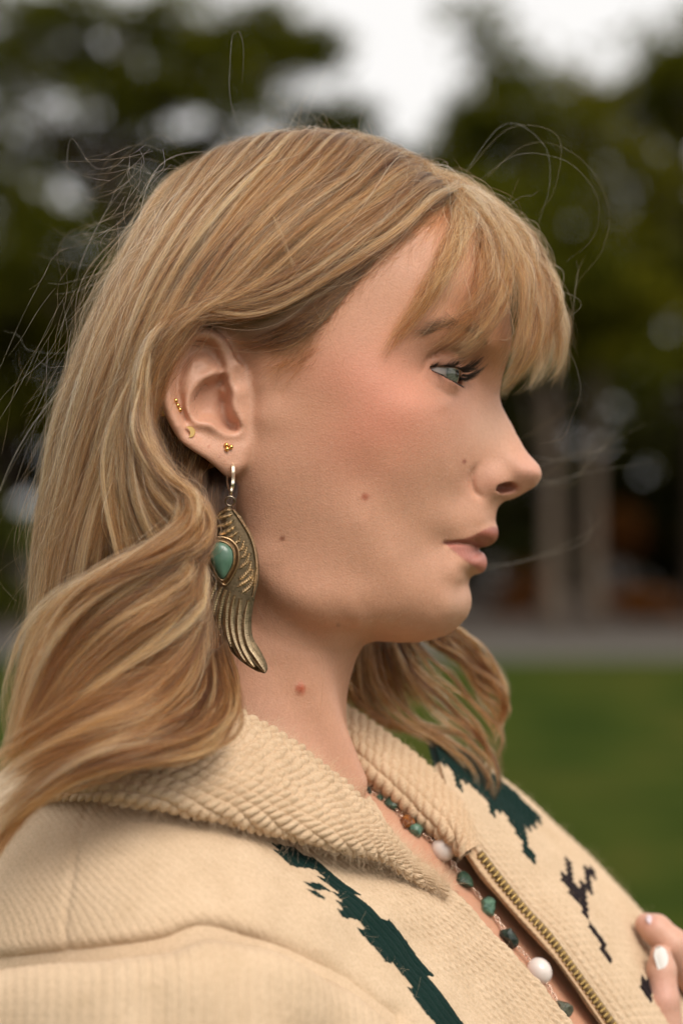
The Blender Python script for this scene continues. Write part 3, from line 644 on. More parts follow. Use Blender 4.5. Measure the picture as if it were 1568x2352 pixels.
for s in (-1, 1):
    m = np.array([1, -s, 1.]); g = GAZE if s < 0 else np.array([.98, -.2, -.05]) / np.linalg.norm([.98, -.2, -.05])
    V, F, c = eyeball(EYE * m, g); mesh_np('eye', W(V), F, et.m, person, cols={'tone': c})

# strands drawn as render curves
def hair_obj(name, strands, radii, mat, parent, shade=None):
    """strands (n,k,3) in mm; radii (n,k) or (n,) in mm"""
    n, k, _ = strands.shape
    cu = bpy.data.hair_curves.new(name); cu.add_curves([k] * n)
    cu.points.foreach_set('position', W(strands).astype(np.float32).ravel())
    r = np.asarray(radii, float); r = np.broadcast_to(r[:, None], (n, k)) if r.ndim == 1 else r
    a = cu.attributes.get('radius') or cu.attributes.new('radius', 'FLOAT', 'POINT'); a.data.foreach_set('value', (r * .001).astype(np.float32).ravel())
    if shade is not None:
        a = cu.attributes.new('shade', 'FLOAT', 'CURVE'); a.data.foreach_set('value', np.asarray(shade, np.float32))
    cu.materials.append(mat)
    return link(bpy.data.objects.new(name, cu), parent)
def stick(xz_or_p):
    """near-side skin depth under picture points -> (n,3) mm on the skin"""
    p = np.asarray(xz_or_p, float); y = np.full(len(p), -96.); done = np.zeros(len(p), bool)
    for i in range(140):
        v = P(p[:, 0], p[:, 1], y); f = head_field(v); done |= f < .15
        y = np.where(done, y, y + np.clip(f * .6, .1, 4)); y = np.minimum(y, 60)
    return P(p[:, 0], p[:, 1], y)
lt = NT('lash'); lt.bsdf(Base_Color=(.012, .009, .008, 1), Roughness=.5)
bt = NT('brow'); bt.bsdf(Base_Color=(.17, .10, .055, 1), Roughness=.6)
# lashes: along the edges of the lids
lash = []; lr = []
for up, cnt, L, ncl in ((True, 210, 11.0, 34), (False, 60, 4.6, 20)):
    ed = lid_edge(up); ct = np.sort(rng.uniform(.04, 1.0, ncl)) * (1.0 if up else .62)
    cd = rng.normal(0, .10, (ncl, 3)); cl_ = rng.uniform(.65, 1.05, ncl)
    for i in range(cnt):
        k = rng.integers(0, ncl); t = np.clip(ct[k] + rng.normal(0, .018), 0, 1); p = ed[min(59, int(t * 59))] + rng.normal(0, .12, 3); tc = ed[min(59, int(ct[k] * 59))]
        out = (p - EYE) / np.linalg.norm(p - EYE); d = out * .7 + np.array([.75 + .25 * t, -.12, .05 if up else -.42]) + cd[k] + rng.normal(0, .04, 3); d /= np.linalg.norm(d)
        l = L * cl_[k] * rng.uniform(.75, 1.0) * (.32 + .68 * min(1, max(0, (t - .08) / .45)) if up else 1); s = np.linspace(0, 1, 6)[:, None]
        bend = np.array([.12, 0, .55 if up else -.1]); sag = np.array([0, 0, -.34 if up else 0])
        q_ = p + d * l * s + l * bend * s ** 2 * .75 + l * sag * s * (1 - s); q_ = q_ + (tc - p) * s * .6
        lash.append(q_); lr.append(np.linspace(.12 if up else .055, .02, 6))
hair_obj('eyelashes', np.array(lash), np.array(lr), lt.m, person)
# brow
bl = catmull([(980,764),(1018,748),(1058,748),(1092,760),(1112,774),(1122,784)], 60); bw = np.interp(np.linspace(0, 1, 60), [0, .3, .8, 1], [3, 9, 13, 12])
n = 170; t = rng.uniform(0, 59, n); i0 = t.astype(int); pp = bl[i0] + np.stack([rng.normal(0, 3, n), rng.uniform(-1, 1, n) * bw[i0]], 1)
rt = stick(pp); tang = bl[np.minimum(i0 + 2, 59)] - bl[np.maximum(i0 - 2, 0)]; tang /= np.linalg.norm(tang, axis=1, keepdims=True)
dirp = -tang * rng.uniform(26, 46, n)[:, None] + np.stack([rng.normal(0, 6, n), rng.normal(-10, 7, n)], 1)
st = []
for s in np.linspace(0, 1, 5):
    q_ = stick(pp + dirp * s); q_[:, 1] -= .25 + 1.0 * s * (1 - s) + .5 * s; st.append(q_)
hair_obj('eyebrow', np.stack(st, 1), np.linspace(.06, .02, 5)[None].repeat(n, 0), bt.m, person)
# down on the skin
nf = 15000; ci = rng.choice(np.nonzero((HVt[:, 1] < 6) & (hpx > 560) & (hpy > 480) & (hpy < 1700) & (scalp < .3) & (earm < .1) & (lipm < .2))[0], nf)
fp_ = HVt[ci] + rng.normal(0, .3, (nf, 3)); fg = head_field.grad(fp_, .8); flo = np.stack([-.55 + rng.normal(0, .3, nf), rng.normal(0, .15, nf), -.75 + rng.normal(0, .3, nf)], 1); flo -= fg * (flo * fg).sum(1, keepdims=True)
fl_ = rng.uniform(.6, 1.8, (nf, 1)); vel = np.stack([fp_ - fg * .1 + (fg * (.45 * s - .1 * s * s) + flo * .7 * s * s) * fl_ for s in np.linspace(0, 1, 4)], 1)
vt = NT('down'); vt.bsdf(Base_Color=(.72, .54, .40, 1), Roughness=.6)
hair_obj('facial_down', vel, np.linspace(.011, .005, 4)[None].repeat(nf, 0), vt.m, person)
print('skin', round(time.time() - T0, 1))
# ------------------------------------------------------------------ knitted cardigan
def cm_idx(p, n):
    k = len(p); ext = np.concatenate([2 * p[:1] - p[1:2], p, 2 * p[-1:] - p[-2:-1]]); s = np.linspace(0, k - 1, n)
    i = np.clip(s.astype(int), 0, k - 2); t = (s - i).reshape((-1,) + (1,) * (p.ndim - 1)); a, b, c, d = ext[i], ext[i + 1], ext[i + 2], ext[i + 3]
    return .5 * (2 * b + (c - a) * t + (2 * a - 5 * b + 4 * c - d) * t ** 2 + (3 * b - a - 3 * c + d) * t ** 3)
def patch(ctrl, M, N):
    c = np.array(ctrl, float); S = cm_idx(c, M); S = cm_idx(S.transpose(1, 0, 2), N).transpose(1, 0, 2)
    return P(S[..., 0], S[..., 1], S[..., 2])
def surf_normals(S):
    a = np.gradient(S, axis=0); b = np.gradient(S, axis=1); n = np.cross(a, b); n /= np.linalg.norm(n, axis=2, keepdims=True) + 1e-9
    if n[..., 1].mean() > 0: n = -n
    return n
def arcs(S):
    U = np.concatenate([np.zeros((1, S.shape[1])), np.cumsum(np.linalg.norm(np.diff(S, axis=0), axis=2), 0)], 0)
    V = np.concatenate([np.zeros((S.shape[0], 1)), np.cumsum(np.linalg.norm(np.diff(S, axis=1), axis=2), 1)], 1)
    return U, V
def shell(name, S, n, disp, th, mat, parent, cols):
    """closed cloth: displaced front, plain back, rim"""
    M, N, _ = S.shape; Fr = S + n * disp[..., None]; Bk = S - n * th
    idx = np.arange(M * N).reshape(M, N)
    q = np.stack([idx[:-1, :-1], idx[1:, :-1], idx[1:, 1:], idx[:-1, 1:]], -1).reshape(-1, 4); off = M * N
    rim = []
    per = np.concatenate([idx[0, :], idx[1:, -1], idx[-1, -2::-1], idx[-2:0:-1, 0]]); nx = np.roll(per, -1)
    rim = np.stack([per, nx, nx + off, per + off], 1)
    V = np.concatenate([Fr.reshape(-1, 3), Bk.reshape(-1, 3)]); F = np.concatenate([q[:, ::-1], q + off, rim])
    return mesh_np(name, W(V), F, mat, parent, cols={k: np.concatenate([c.reshape(M * N, -1)] * 2) if c.ndim == 3 else np.concatenate([c.ravel()] * 2) for k, c in cols.items()})
def stockinette(a, b, cw=4.7, ch=4.3, wob=0.0):
    """a across the wales, b along them, mm -> relief 0..1: a chain of V's per wale"""
    f = (a / cw) % 1.0 - .5; s = np.abs(f) * 2                         # 0 at the middle of the V, 1 between the wales
    leg = np.clip(1 - s ** 3.2, 0, 1) * (.72 + .28 * np.clip(s * 3, 0, 1))
    ph = (b / ch + s * .9) % 1.0; cyc = np.clip(1 - (np.abs(ph - .5) / .5) ** 2.4, 0, 1)
    return leg * (.6 + .4 * cyc)
def purl(a, b, cw=4.9, ch=5.4):
    """rows of rounded loops, like a basket of small pillows of twisted yarn"""
    row = np.floor(b / ch); fb = b / ch - row - .5; fa = ((a / cw + .08 * np.sin(row * 2.1) + .14 * (row % 2)) % 1.0) - .5
    up = np.sqrt(np.clip(1 - (fb / .5) ** 2, 0, 1)); lo = np.sqrt(np.clip(1 - (fa / .5) ** 2, 0, 1))
    return up ** .9 * (.12 + .88 * lo) + .07 * np.sin((a + b * .8) * 5.2) * up * lo
CREAM = np.array([.615, .46, .315])
wt = NT('wool'); wc = wt.attr('tone'); nn1 = wt.noise(900, 5, .7); nn2 = wt.noise(60, 3, .6)
wcol = wt.mix(1., wc.outputs['Color'], wt.ramp(nn1.outputs[0], [(.25, (.80, .78, .74, 1)), (.55, (1, 1, 1, 1)), (.8, (1.10, 1.10, 1.10, 1))]), 'MULTIPLY')
wcol = wt.mix(1., wcol, wt.ramp(nn2.outputs[0], [(.3, (.93, .91, .88, 1)), (.7, (1.04, 1.04, 1.04, 1))]), 'MULTIPLY')
wbs = wt.bsdf(Base_Color=wcol, Roughness=.95, Specular_IOR_Level=.1, Sheen_Weight=.04, Sheen_Roughness=.5)
wt.l(wt.bump(nn1.outputs[0], .7, .0006), wbs.inputs['Normal'])
WOOL = wt.m
cardigan = empty('cardigan', (0, .02, HC - .22)); tag(cardigan, 'cream chunky knit zip cardigan with dark green and black pattern worn open', 'cardigan')
def tint(pxy, shape, shapes, base=CREAM, soft=5.0):
    """colour knitted in: each stitch takes the colour of the motif under its middle"""
    c = np.tile(base, (len(pxy), 1))
    for poly, col in shapes:
        k = np.clip(.5 - poly_sdf(poly, pxy) / soft, 0, 1); c = lerp3(c, col, k)
    return c.reshape(shape + (3,))
GREEN = (.0055, .022, .018); BLACK = (.018, .012, .013)
def cells(S, U, V, cw, ch):
    """picture position of the middle of the stitch each vertex belongs to"""
    px, py = toP(S); f = (V / cw) % 1.0 - .5; iu = np.floor(U / ch + np.abs(f) * .5).astype(int); iv = np.floor(V / cw).astype(int)
    key = (iu - iu.min()) * 4000 + iv - iv.min(); _, inv = np.unique(key.ravel(), return_inverse=True); cnt = np.bincount(inv)
    return np.stack([(np.bincount(inv, px.ravel()) / cnt)[inv], (np.bincount(inv, py.ravel()) / cnt)[inv]], 1)
# --- near front and shoulder
front_c = [[(840,1835,-34),(760,1885,-62),(640,1885,-85),(480,1845,-105),(280,1805,-105),(60,1800,-70)],
 [(930,1965,-38),(850,1990,-66),(730,1990,-96),(520,1960,-130),(260,1930,-133),(10,1930,-95)],
 [(1046,2066,-38),(950,2080,-70),(820,2085,-104),(560,2080,-150),(250,2070,-155),(-60,2070,-110)],
 [(1123,2145,-37),(1020,2160,-68),(890,2180,-104),(620,2190,-155),(250,2200,-165),(-80,2200,-120)],
 [(1210,2238,-36),(1105,2265,-66),(985,2300,-104),(700,2310,-158),(260,2330,-168),(-90,2330,-125)],
 [(1312,2365,-36),(1200,2400,-66),(1080,2440,-104),(760,2450,-160),(270,2470,-172),(-100,2470,-130)]]
S = patch(front_c, 330, 420); n = surf_normals(S); U, V = arcs(S); px, py = toP(S)
wob_ = nz3(S.reshape(-1, 3), .3, 29).reshape(px.shape); d = 2.0 * stockinette(V + .5 * np.sin(U * .3) + .8 * wob_, U + .8 * np.roll(wob_, 50, 0)) * (1 + .3 * np.roll(wob_, 90, 0)) * np.interp(V, [0, 38, 70], [1, .9, .28]) + 1.0 * nz3(S.reshape(-1, 3), .11, 21).reshape(px.shape)
d = d + 1.4 * np.exp(-(V / 3.0) ** 2)                                        # rolled edge
ds, _ = line_dist(catmull([(205,1835),(180,1930),(165,2020),(150,2110),(150,2200)], 40), np.stack([px.ravel(), py.ravel()], 1)); d = d - .9 * np.exp(-(ds.reshape(px.shape) / 9) ** 2)
df, _ = line_dist(catmull([(-40,2236),(230,2206),(380,2186),(470,2156),(570,2180),(660,2208),(770,2258),(890,2345)], 60), np.stack([px.ravel(), py.ravel()], 1)); d = d - 15 * np.exp(-(df.reshape(px.shape) / 28) ** 2)
STR = [(629,1936),(655,1944),(684,1957),(739,1986),(794,2034),(849,2081),(904,2132),(959,2202),(1014,2279),(1057,2352),(1100,2420),(1030,2420),(992,2352),(964,2301),(928,2248),(890,2212),(854,2180),(836,2160),(836,2128),(830,2112),(815,2122),(790,2118),(768,2110),(775,2092),(785,2078),(772,2052),(752,2040),(744,2062),(722,2064),(700,2040),(706,2030),(728,2030),(738,2022),(728,2004),(700,2004),(668,1990),(648,1972)]
c = tint(cells(S, U + .8 * np.roll(wob_, 50, 0), V + .5 * np.sin(U * .3) + .8 * wob_, 4.7, 4.3), px.shape, [(STR, GREEN)], soft=.2)
shell('front_panel', S, n, d, 3.0, WOOL, cardigan, {'tone': c})
fr_S, fr_n, fr_c = S + n * 1.0, n, c
# --- back
S = patch([[(70,1795,-68),(110,1690,-20),(150,1670,30),(210,1690,80)], [(0,1935,-90),(-30,1830,-25),(-10,1800,35),(60,1820,95)], [(-66,2070,-106),(-95,1985,-30),(-80,1965,40),(-20,1985,110)], [(-92,2330,-121),(-150,2300,-30),(-140,2290,50),(-60,2300,130)], [(-104,2470,-126),(-160,2470,-30),(-150,2470,50),(-70,2470,140)]], 120, 120)
n = surf_normals(S); n = n if n[..., 0].mean() < 0 else -n; U, V = arcs(S); px, py = toP(S)
shell('back_panel', S, n, .6 * stockinette(V, U), 3.0, WOOL, cardigan, {'tone': tint(np.stack([px.ravel(), py.ravel()], 1), px.shape, [])})
# --- sleeve in front of the fold
sl_c = [[(-40,2246,-140),(230,2216,-166),(380,2196,-168),(470,2166,-166),(570,2188,-161),(660,2218,-152),(770,2268,-138),(890,2355,-122)],
 [(-40,2243,-160),(230,2213,-182),(380,2194,-184),(470,2165,-182),(570,2188,-178),(660,2219,-170),(768,2270,-155),(885,2357,-140)],
 [(-40,2300,-172),(230,2280,-194),(380,2265,-196),(480,2255,-194),(570,2270,-189),(650,2295,-181),(730,2330,-169),(840,2398,-152)],
 [(-40,2450,-178),(230,2450,-202),(380,2450,-205),(480,2450,-203),(570,2450,-197),(640,2450,-188),(700,2460,-176),(790,2490,-160)]]
S = patch(sl_c, 120, 330); n = surf_normals(S); U, V = arcs(S); px, py = toP(S)
d = .6 * stockinette(V, U) + 2.4 * nz3(S.reshape(-1, 3), .12, 22).reshape(px.shape)
shell('sleeve', S, n, d, 3.0, WOOL, cardigan, {'tone': tint(np.stack([px.ravel(), py.ravel()], 1), px.shape, [])})
sl_S, sl_n = S + n * 1.0, n
# --- near half of the collar
Tn = [(330,1530,-30),(430,1575,-62),(555,1638,-68),(643,1685,-64),(731,1749,-57),(813,1826,-48),(872,1896,-43),(920,1953,-42),(985,2006,-42),(1022,2046,-42)]
Ln = [(60,1850,-80),(150,1834,-104),(292,1842,-128),(479,1878,-124),(620,1908,-110),(778,1949,-94),(878,1968,-76),(930,2001,-62),(990,2041,-50),(1026,2056,-45)]
rows = []
for t, bul, up in ((0, 0, 0), (.10, 7, 0), (.3, 15, 0), (.55, 18, 0), (.8, 14, 0), (.94, 8, 0), (1, 0, 0)):
    w = [1, 1, 1, 1, 1, 1, .8, .55, .4, .3]
    rows.append([(a[0] + (b[0] - a[0]) * t, a[1] + (b[1] - a[1]) * t, a[2] + (b[2] - a[2]) * t - bul * w[i]) for i, (a, b) in enumerate(zip(Tn, Ln))])
S = patch(rows, 170, 430); n = surf_normals(S); U, V = arcs(S); px, py = toP(S)
Ue = (U / U[-1:] * 62) * np.clip(U[-1:] / 62, .35, 1.0)
wob_ = nz3(S.reshape(-1, 3), .33, 27).reshape(px.shape); d = 2.7 * purl(V + .6 * np.sin(U * .2) + 1.1 * wob_, U + .9 * np.roll(wob_, 40, 1)) * (1 + .35 * np.roll(wob_, 90, 1)) + 1.1 * nz3(S.reshape(-1, 3), .16, 23).reshape(px.shape)
shell('collar', S, n, d, 3.5, WOOL, cardigan, {'tone': tint(np.stack([px.ravel(), py.ravel()], 1), px.shape, [], CREAM * [1.03, 1.02, 1.0])})
co_S, co_n = S + n * 1.6, n
# --- far half of the collar
UR = [(740,1598,50),(825,1652,42),(893,1700,36),(956,1748,31),(1008,1795,27),(1052,1842,22),(1076,1895,16),(1088,1942,10)]
LL = [(745,1690,24),(799,1731,18),(834,1785,12),(879,1824,9),(932,1871,6),(998,1918,2),(1040,1945,-1),(1064,1968,-3)]
rows = []
for t, bul in ((0, -10), (.04, 2), (.2, 12), (.5, 17), (.8, 13), (.96, 3), (1, -8)):
    rows.append([(a[0] + (b[0] - a[0]) * t, a[1] + (b[1] - a[1]) * t, a[2] + (b[2] - a[2]) * t - bul) for a, b in zip(UR, LL)])
S = patch(rows, 120, 320); n = surf_normals(S); U, V = arcs(S); px, py = toP(S)
wob_ = nz3(S.reshape(-1, 3), .33, 28).reshape(px.shape); d = 2.6 * purl(V + 1.0 * wob_, U + .8 * np.roll(wob_, 40, 1), 5.0, 5.0) * 1.15 + .8 * nz3(S.reshape(-1, 3), .16, 24).reshape(px.shape)
shell('collar', S, n, d, 3.0, WOOL, cardigan, {'tone': tint(np.stack([px.ravel(), py.ravel()], 1), px.shape, [], CREAM * [1.0, .96, .92])})
fc_S, fc_n = S + n * 1.4, n
# --- far front with zip
Zl = [(1040,1880,16),(1092,1950,4),(1150,2026,4),(1208,2097,4),(1258,2151,4),(1316,2229,4),(1399,2345,4),(1440,2405,4)]
Sl = [(985,1676,78),(1080,1745,82),(1180,1828,86),(1285,1918,88),(1372,2005,86),(1452,2095,82),(1575,2255,78),(1660,2380,78)]
rows = []
for t, bul in ((0, 0), (.06, 5), (.3, 12), (.6, 13), (.85, 6), (1, 0), (1.04, -26), (.98, -70)):
    rows.append([(a[0] + (b[0] - a[0]) * t, a[1] + (b[1] - a[1]) * t, a[2] + (b[2] - a[2]) * min(t, 1) - bul) for a, b in zip(Zl, Sl)])
S = patch(rows, 220, 330); n = surf_normals(S); U, V = arcs(S); px, py = toP(S)
d = 1.9 * stockinette(U, V) + .9 * nz3(S.reshape(-1, 3), .12, 25).reshape(px.shape)
GF = [(985,1690),(1010,1696),(1045,1716),(1113,1768),(1166,1812),(1218,1864),(1240,1884),(1232,1900),(1212,1896),(1205,1920),(1212,1950),(1226,1984),(1212,1980),(1198,1962),(1196,1938),(1180,1916),(1160,1886),(1140,1862),(1128,1880),(1112,1870),(1118,1846),(1095,1822),(1062,1802),(1050,1815),(1034,1806),(1040,1780),(1018,1762),(996,1746),(985,1720)]
GS = [(1200,1962),(1216,1966),(1226,1988),(1214,1984)]
B1 = [(1290,1972),(1306,1978),(1304,2010),(1316,2030),(1330,2040),(1338,2020),(1334,1998),(1346,1994),(1358,2008),(1354,2040),(1346,2070),(1342,2108),(1334,2110),(1324,2080),(1306,2054),(1290,2030)]
B2 = [(1345,2118),(1356,2130),(1384,2172),(1404,2204),(1400,2212),(1384,2206),(1376,2180),(1350,2142)]
B3 = [(1462,2250),(1488,2246),(1494,2290),(1476,2296)]
c = tint(cells(S.transpose(1, 0, 2), V.T, U.T, 4.7, 4.3), px.T.shape, [(GF, GREEN), (GS, GREEN), (B1, BLACK), (B2, BLACK), (B3, BLACK)], soft=.2).transpose(1, 0, 2)
shell('front_panel', S, n, d, 3.0, WOOL, cardigan, {'tone': c})
fp_S, fp_n, fp_c = S + n * 1.0, n, c
# --- facing strip beside the zip
In = [(1050,1940,0),(1068,1964,-3),(1104,2016,-2),(1150,2070,-2),(1187,2112,-2),(1232,2160,-2),(1279,2212,-2),(1374,2347,-2),(1410,2400,-2)]
Tl = [(1078,1932,6),(1090,1952,3),(1138,2013,3),(1184,2068,3),(1224,2113,3),(1262,2158,3),(1312,2227,3),(1392,2345,3),(1430,2402,3)]
rows = []
for t, bul in ((0, -5), (.05, 2), (.3, 6), (.62, 4.5), (.85, 1.5), (1, -1)):
    rows.append([(a[0] + (b[0] - a[0]) * t, a[1] + (b[1] - a[1]) * t, a[2] + (b[2] - a[2]) * t - bul) for a, b in zip(In, Tl)])
S = patch(rows, 40, 300); n = surf_normals(S); U, V = arcs(S); px, py = toP(S)
d = .5 * stockinette(U, V, 3.0, 3.0) + .4 * nz3(S.reshape(-1, 3), .3, 26).reshape(px.shape)
shell('zip_facing', S, n, d, 1.5, WOOL, cardigan, {'tone': tint(np.stack([px.ravel(), py.ravel()], 1), px.shape, [], CREAM * [.95, .86, .78])})
# --- zip: tape and single teeth
BRASS = plain('brass', (.36, .24, .09), .34, 1.0, 900, .4, .5, .3)
TAPE = plain('zip_tape', (.20, .13, .06), .9, 0, 900, .2)
zl = P(*np.array([(1100,1962,-3.5),(1150,2027,-3.5),(1208,2098,-3.5),(1258,2152,-3.5),(1316,2230,-3.5),(1399,2346,-3.5),(1425,2384,-3.5)]).T); zc = catmull(zl, 300)
zipper = mesh_np('zipper', *merge([tube(W(zc + [0, 4.0, 0]), .0022, 8)]), TAPE, cardigan)
seg = np.concatenate([[0], np.cumsum(np.linalg.norm(np.diff(zc, axis=0), axis=1))])
bm = bmesh.new(); bmesh.ops.create_cube(bm, size=1.0)
for v in bm.verts: v.co = Vector((v.co.x * 3.9, v.co.y * 1.45 * (1.0 if v.co.x < 0 else .72), v.co.z * 2.2))
bmesh.ops.bevel(bm, geom=bm.edges[:], offset=.28, segments=1, affect='EDGES', profile=.6)
tm = bpy.data.meshes.new('tooth'); bm.to_mesh(tm); bm.free(); tm.materials.append(BRASS)
for k, s in enumerate(np.arange(1.0, seg[-1] - 1, 2.55)):
    j = np.searchsorted(seg, s); p = zc[j]; tg = zc[min(j + 2, 299)] - zc[max(j - 2, 0)]; tg /= np.linalg.norm(tg)
    yv = Vector(tg); zv = Vector((.35, -.85, .38)); xv = yv.cross(zv).normalized(); zv = xv.cross(yv)
    o = bpy.data.objects.new('tooth', tm); COL.objects.link(o); o.parent = zipper
    M = Matrix((xv, yv, zv)).transposed().to_4x4() @ Matrix.Scale(.001, 4); M.translation = Vector(W(p))
    o.matrix_local = M
zipper.matrix_parent_inverse = Matrix.Translation(-cardigan.location)
# --- loose wool fibres standing off the knit
fib = []
for (S_, n_, cnt, L, tn_) in ((co_S, co_n, 16000, 3.6, None), (fr_S, fr_n, 7000, 3.2, fr_c), (fc_S, fc_n, 2500, 3.0, None), (fp_S, fp_n, 3500, 3.0, fp_c), (sl_S, sl_n, 1500, 3.5, None)):
    i = rng.integers(0, S_.shape[0], cnt); j = rng.integers(0, S_.shape[1], cnt); p = S_[i, j]; nn_ = n_[i, j]
    if tn_ is not None:
        kp = tn_[i, j, 0] > .4; p = p[kp]; nn_ = nn_[kp]; cnt = len(p)
    d0 = nn_ * .55 + rng.normal(0, .6, (cnt, 3)); d1 = rng.normal(0, .5, (cnt, 3)); l = L * rng.uniform(.3, 1.3, (cnt, 1)); ss = np.linspace(0, 1, 5)
    fib.append(np.stack([p + d0 * l * s + d1 * l * s * s * .7 for s in ss], 1))
fib = np.concatenate(fib)
ft = NT('wool_fibre'); ft.bsdf(Base_Color=(.70, .53, .36, 1), Roughness=.9)
fo = hair_obj('wool_fuzz', fib, np.full(len(fib), .016), ft.m, cardigan); fo['kind'] = 'stuff'
print('cardigan', round(time.time() - T0, 1))
# ------------------------------------------------------------------ hand, jewellery
def grid_sdf(cps, box, step, k):
    xs, ys, zs = [np.arange(a, b + step, step) for a, b in box]; Xh, Yh, Zh = np.meshgrid(xs, ys, zs, indexing='ij'); Fh = None
    for a, b, ra, rb in cps:
        e = b - a; t = np.clip(((Xh - a[0]) * e[0] + (Yh - a[1]) * e[1] + (Zh - a[2]) * e[2]) / (e @ e), 0, 1)
        d = np.sqrt((Xh - a[0] - t * e[0]) ** 2 + (Yh - a[1] - t * e[1]) ** 2 + (Zh - a[2] - t * e[2]) ** 2) - (ra + (rb - ra) * t)
        Fh = d if Fh is None else smin(Fh, d, k)
    return surface_nets(Fh, xs, ys, zs)
hd_ = [[(1517,2196,42,5.2),(1519,2228,40,6.6),(1523,2300,36,7.2),(1530,2400,36,8.6)],          # thumb
       [(1484,2124,60,5.4),(1506,2136,56,7.0),(1545,2172,54,7.6),(1592,2238,58,8.4),(1640,2330,70,9.5)],   # first finger
       [(1478,2126,80,5.0),(1500,2134,80,6.6),(1560,2190,82,7.2),(1612,2250,84,8.0),(1650,2335,88,9.5)],
       [(1520,2210,92,6.0),(1570,2240,96,7.0),(1620,2290,96,7.6),(1655,2350,94,9.0)],
       [(1550,2290,98,5.4),(1590,2310,102,6.2),(1630,2340,100,6.8),(1655,2380,96,8.0)]]
cp = []
for f in hd_:
    q = [(P(*x[:3]), x[3]) for x in f]; cp += [(a[0], b[0], a[1], b[1]) for a, b in zip(q[:-1], q[1:])]
pal = [(P(1640,2335,80), P(1600,2460,76), 12, 15), (P(1652,2345,92), P(1620,2470,84), 11, 15), (P(1530,2400,36), P(1590,2460,66), 10, 14), (P(1600,2460,76), P(1620,2600,90), 18, 22)]
allp = np.array([c[i] for c in cp + pal for i in (0, 1)])
HVh, HFh = grid_sdf(cp + pal, [(allp[:, a].min() - 26, allp[:, a].max() + 26) for a in range(3)], 1.25, 2.2)
hx, hy = toP(HVh); hc = np.tile(np.array([.56, .315, .225]), (len(HVh), 1)) * (1 + .05 * nz3(HVh, .4, 51))[:, None]
hc = lerp3(hc, (.60, .29, .24), .5 * gauss(hx, hy, 1485, 2120, 25, 20) + .35 * gauss(hx, hy, 1520, 2280, 40, 50))
mesh_np('hand', W(HVh), HFh, SKIN, person, cols={'tone': hc, 'lip': np.zeros(len(HVh))})
NAIL = plain('nail_white', (.78, .74, .70), .18, 0, 200, .04, .6); NAILP = plain('nail_lilac', (.62, .50, .53), .2, 0, 200, .04, .6)
def nail(c, along, up, w, l, mat):
    along = along / np.linalg.norm(along); side = np.cross(along, up); side /= np.linalg.norm(side); up = np.cross(side, along)
    u = np.linspace(-1, 1, 9); v = np.linspace(0, 1, 12); Uu, Vv = np.meshgrid(u, v, indexing='ij'); wd = w * np.clip(1 - np.clip((Vv - .62) / .38, 0, 1) ** 2 * .75, 0, 1)
    S_ = c + (Uu * wd)[..., None] * side + ((Vv - .4) * l)[..., None] * along + ((1 - Uu ** 2 * 1.1) * w * .42)[..., None] * up
    idx = np.arange(108).reshape(9, 12); F = np.stack([idx[:-1, :-1], idx[1:, :-1], idx[1:, 1:], idx[:-1, 1:]], -1).reshape(-1, 4)
    Vb = S_.reshape(-1, 3); V = np.concatenate([Vb, Vb - up * .5]); per = np.concatenate([idx[0, :], idx[1:, -1], idx[-1, -2::-1], idx[-2:0:-1, 0]]); nx = np.roll(per, -1)
    return mesh_np('nail', W(V), np.concatenate([F, F[:, ::-1] + 108, np.stack([nx, per, per + 108, nx + 108], 1)]), mat, person)
nail(P(1521,2206,35.2), P(1508,2170,38) - P(1527,2232,37.5), np.array([.45, -.9, .25]), 3.7, 11.0, NAIL)
nail(P(1502,2119,53.0), P(1484,2105,56.5) - P(1520,2130,54.5), np.array([.3, -.35, .9]), 3.4, 7.0, NAILP)

GOLD = plain('gold', (.78, .47, .16), .22, 1.0, 500, .12); GOLDL = plain('gold_pale', (.90, .58, .22), .3, 1.0, 500, .08); SILV = plain('silver_gilt', (.90, .80, .64), .28, 1.0, 500, .1)
BRONZE = NT('bronze'); _t = BRONZE; _n = _t.noise(900, 4, .6); _c = _t.mix(1., _t.attr('tone').outputs['Color'], _t.ramp(_n.outputs[0], [(.3, (.6, .58, .52, 1)), (.7, (1.15, 1.1, 1.05, 1))]), 'MULTIPLY')
_b = _t.bsdf(Base_Color=_c, Metallic=.95, Roughness=_t.math('ADD', _t.math('MULTIPLY', _n.outputs[0], .25), .18)); _t.l(_t.bump(_n.outputs[0], .25, .0003), _b.inputs['Normal']); BRONZE = _t.m
def on_ear(px, py, off): v = stick([(px, py)])[0]; return np.array([v[0], v[1] - off, v[2]])
def stud(label, pts, mat, back=None):
    c = on_ear(*pts[len(pts) // 2], 0); root = empty('ear_stud', tuple(W(c))); tag(root, label, 'earring')
    for px, py in pts:
        p = on_ear(px, py, .75); mesh_np('ball', W(sphere_vf(p, 1.03, 20, 14)[0]), sphere_vf(p, 1.03, 20, 14)[1], mat, root)
    mesh_np('post', *tube(W([c + [0, -.3, 0], c + [0, 6.0, 0]]), .0004, 8), mat, root)
    if back is not None: V, F = sphere_vf(back, (2.0, .9, 2.0), 16, 8); mesh_np('back', W(V), F, mat, root)
    return root
stud('gold stud of three tiny balls in a slanted row on the rim of the ear', [(403.7,920),(408.2,931),(413.2,941)], GOLD, P(373,946,-73))
stud('gold stud of three tiny balls in a cluster above the hoop', [(520,1022),(530.6,1026.5),(521.6,1031.5)], GOLD)
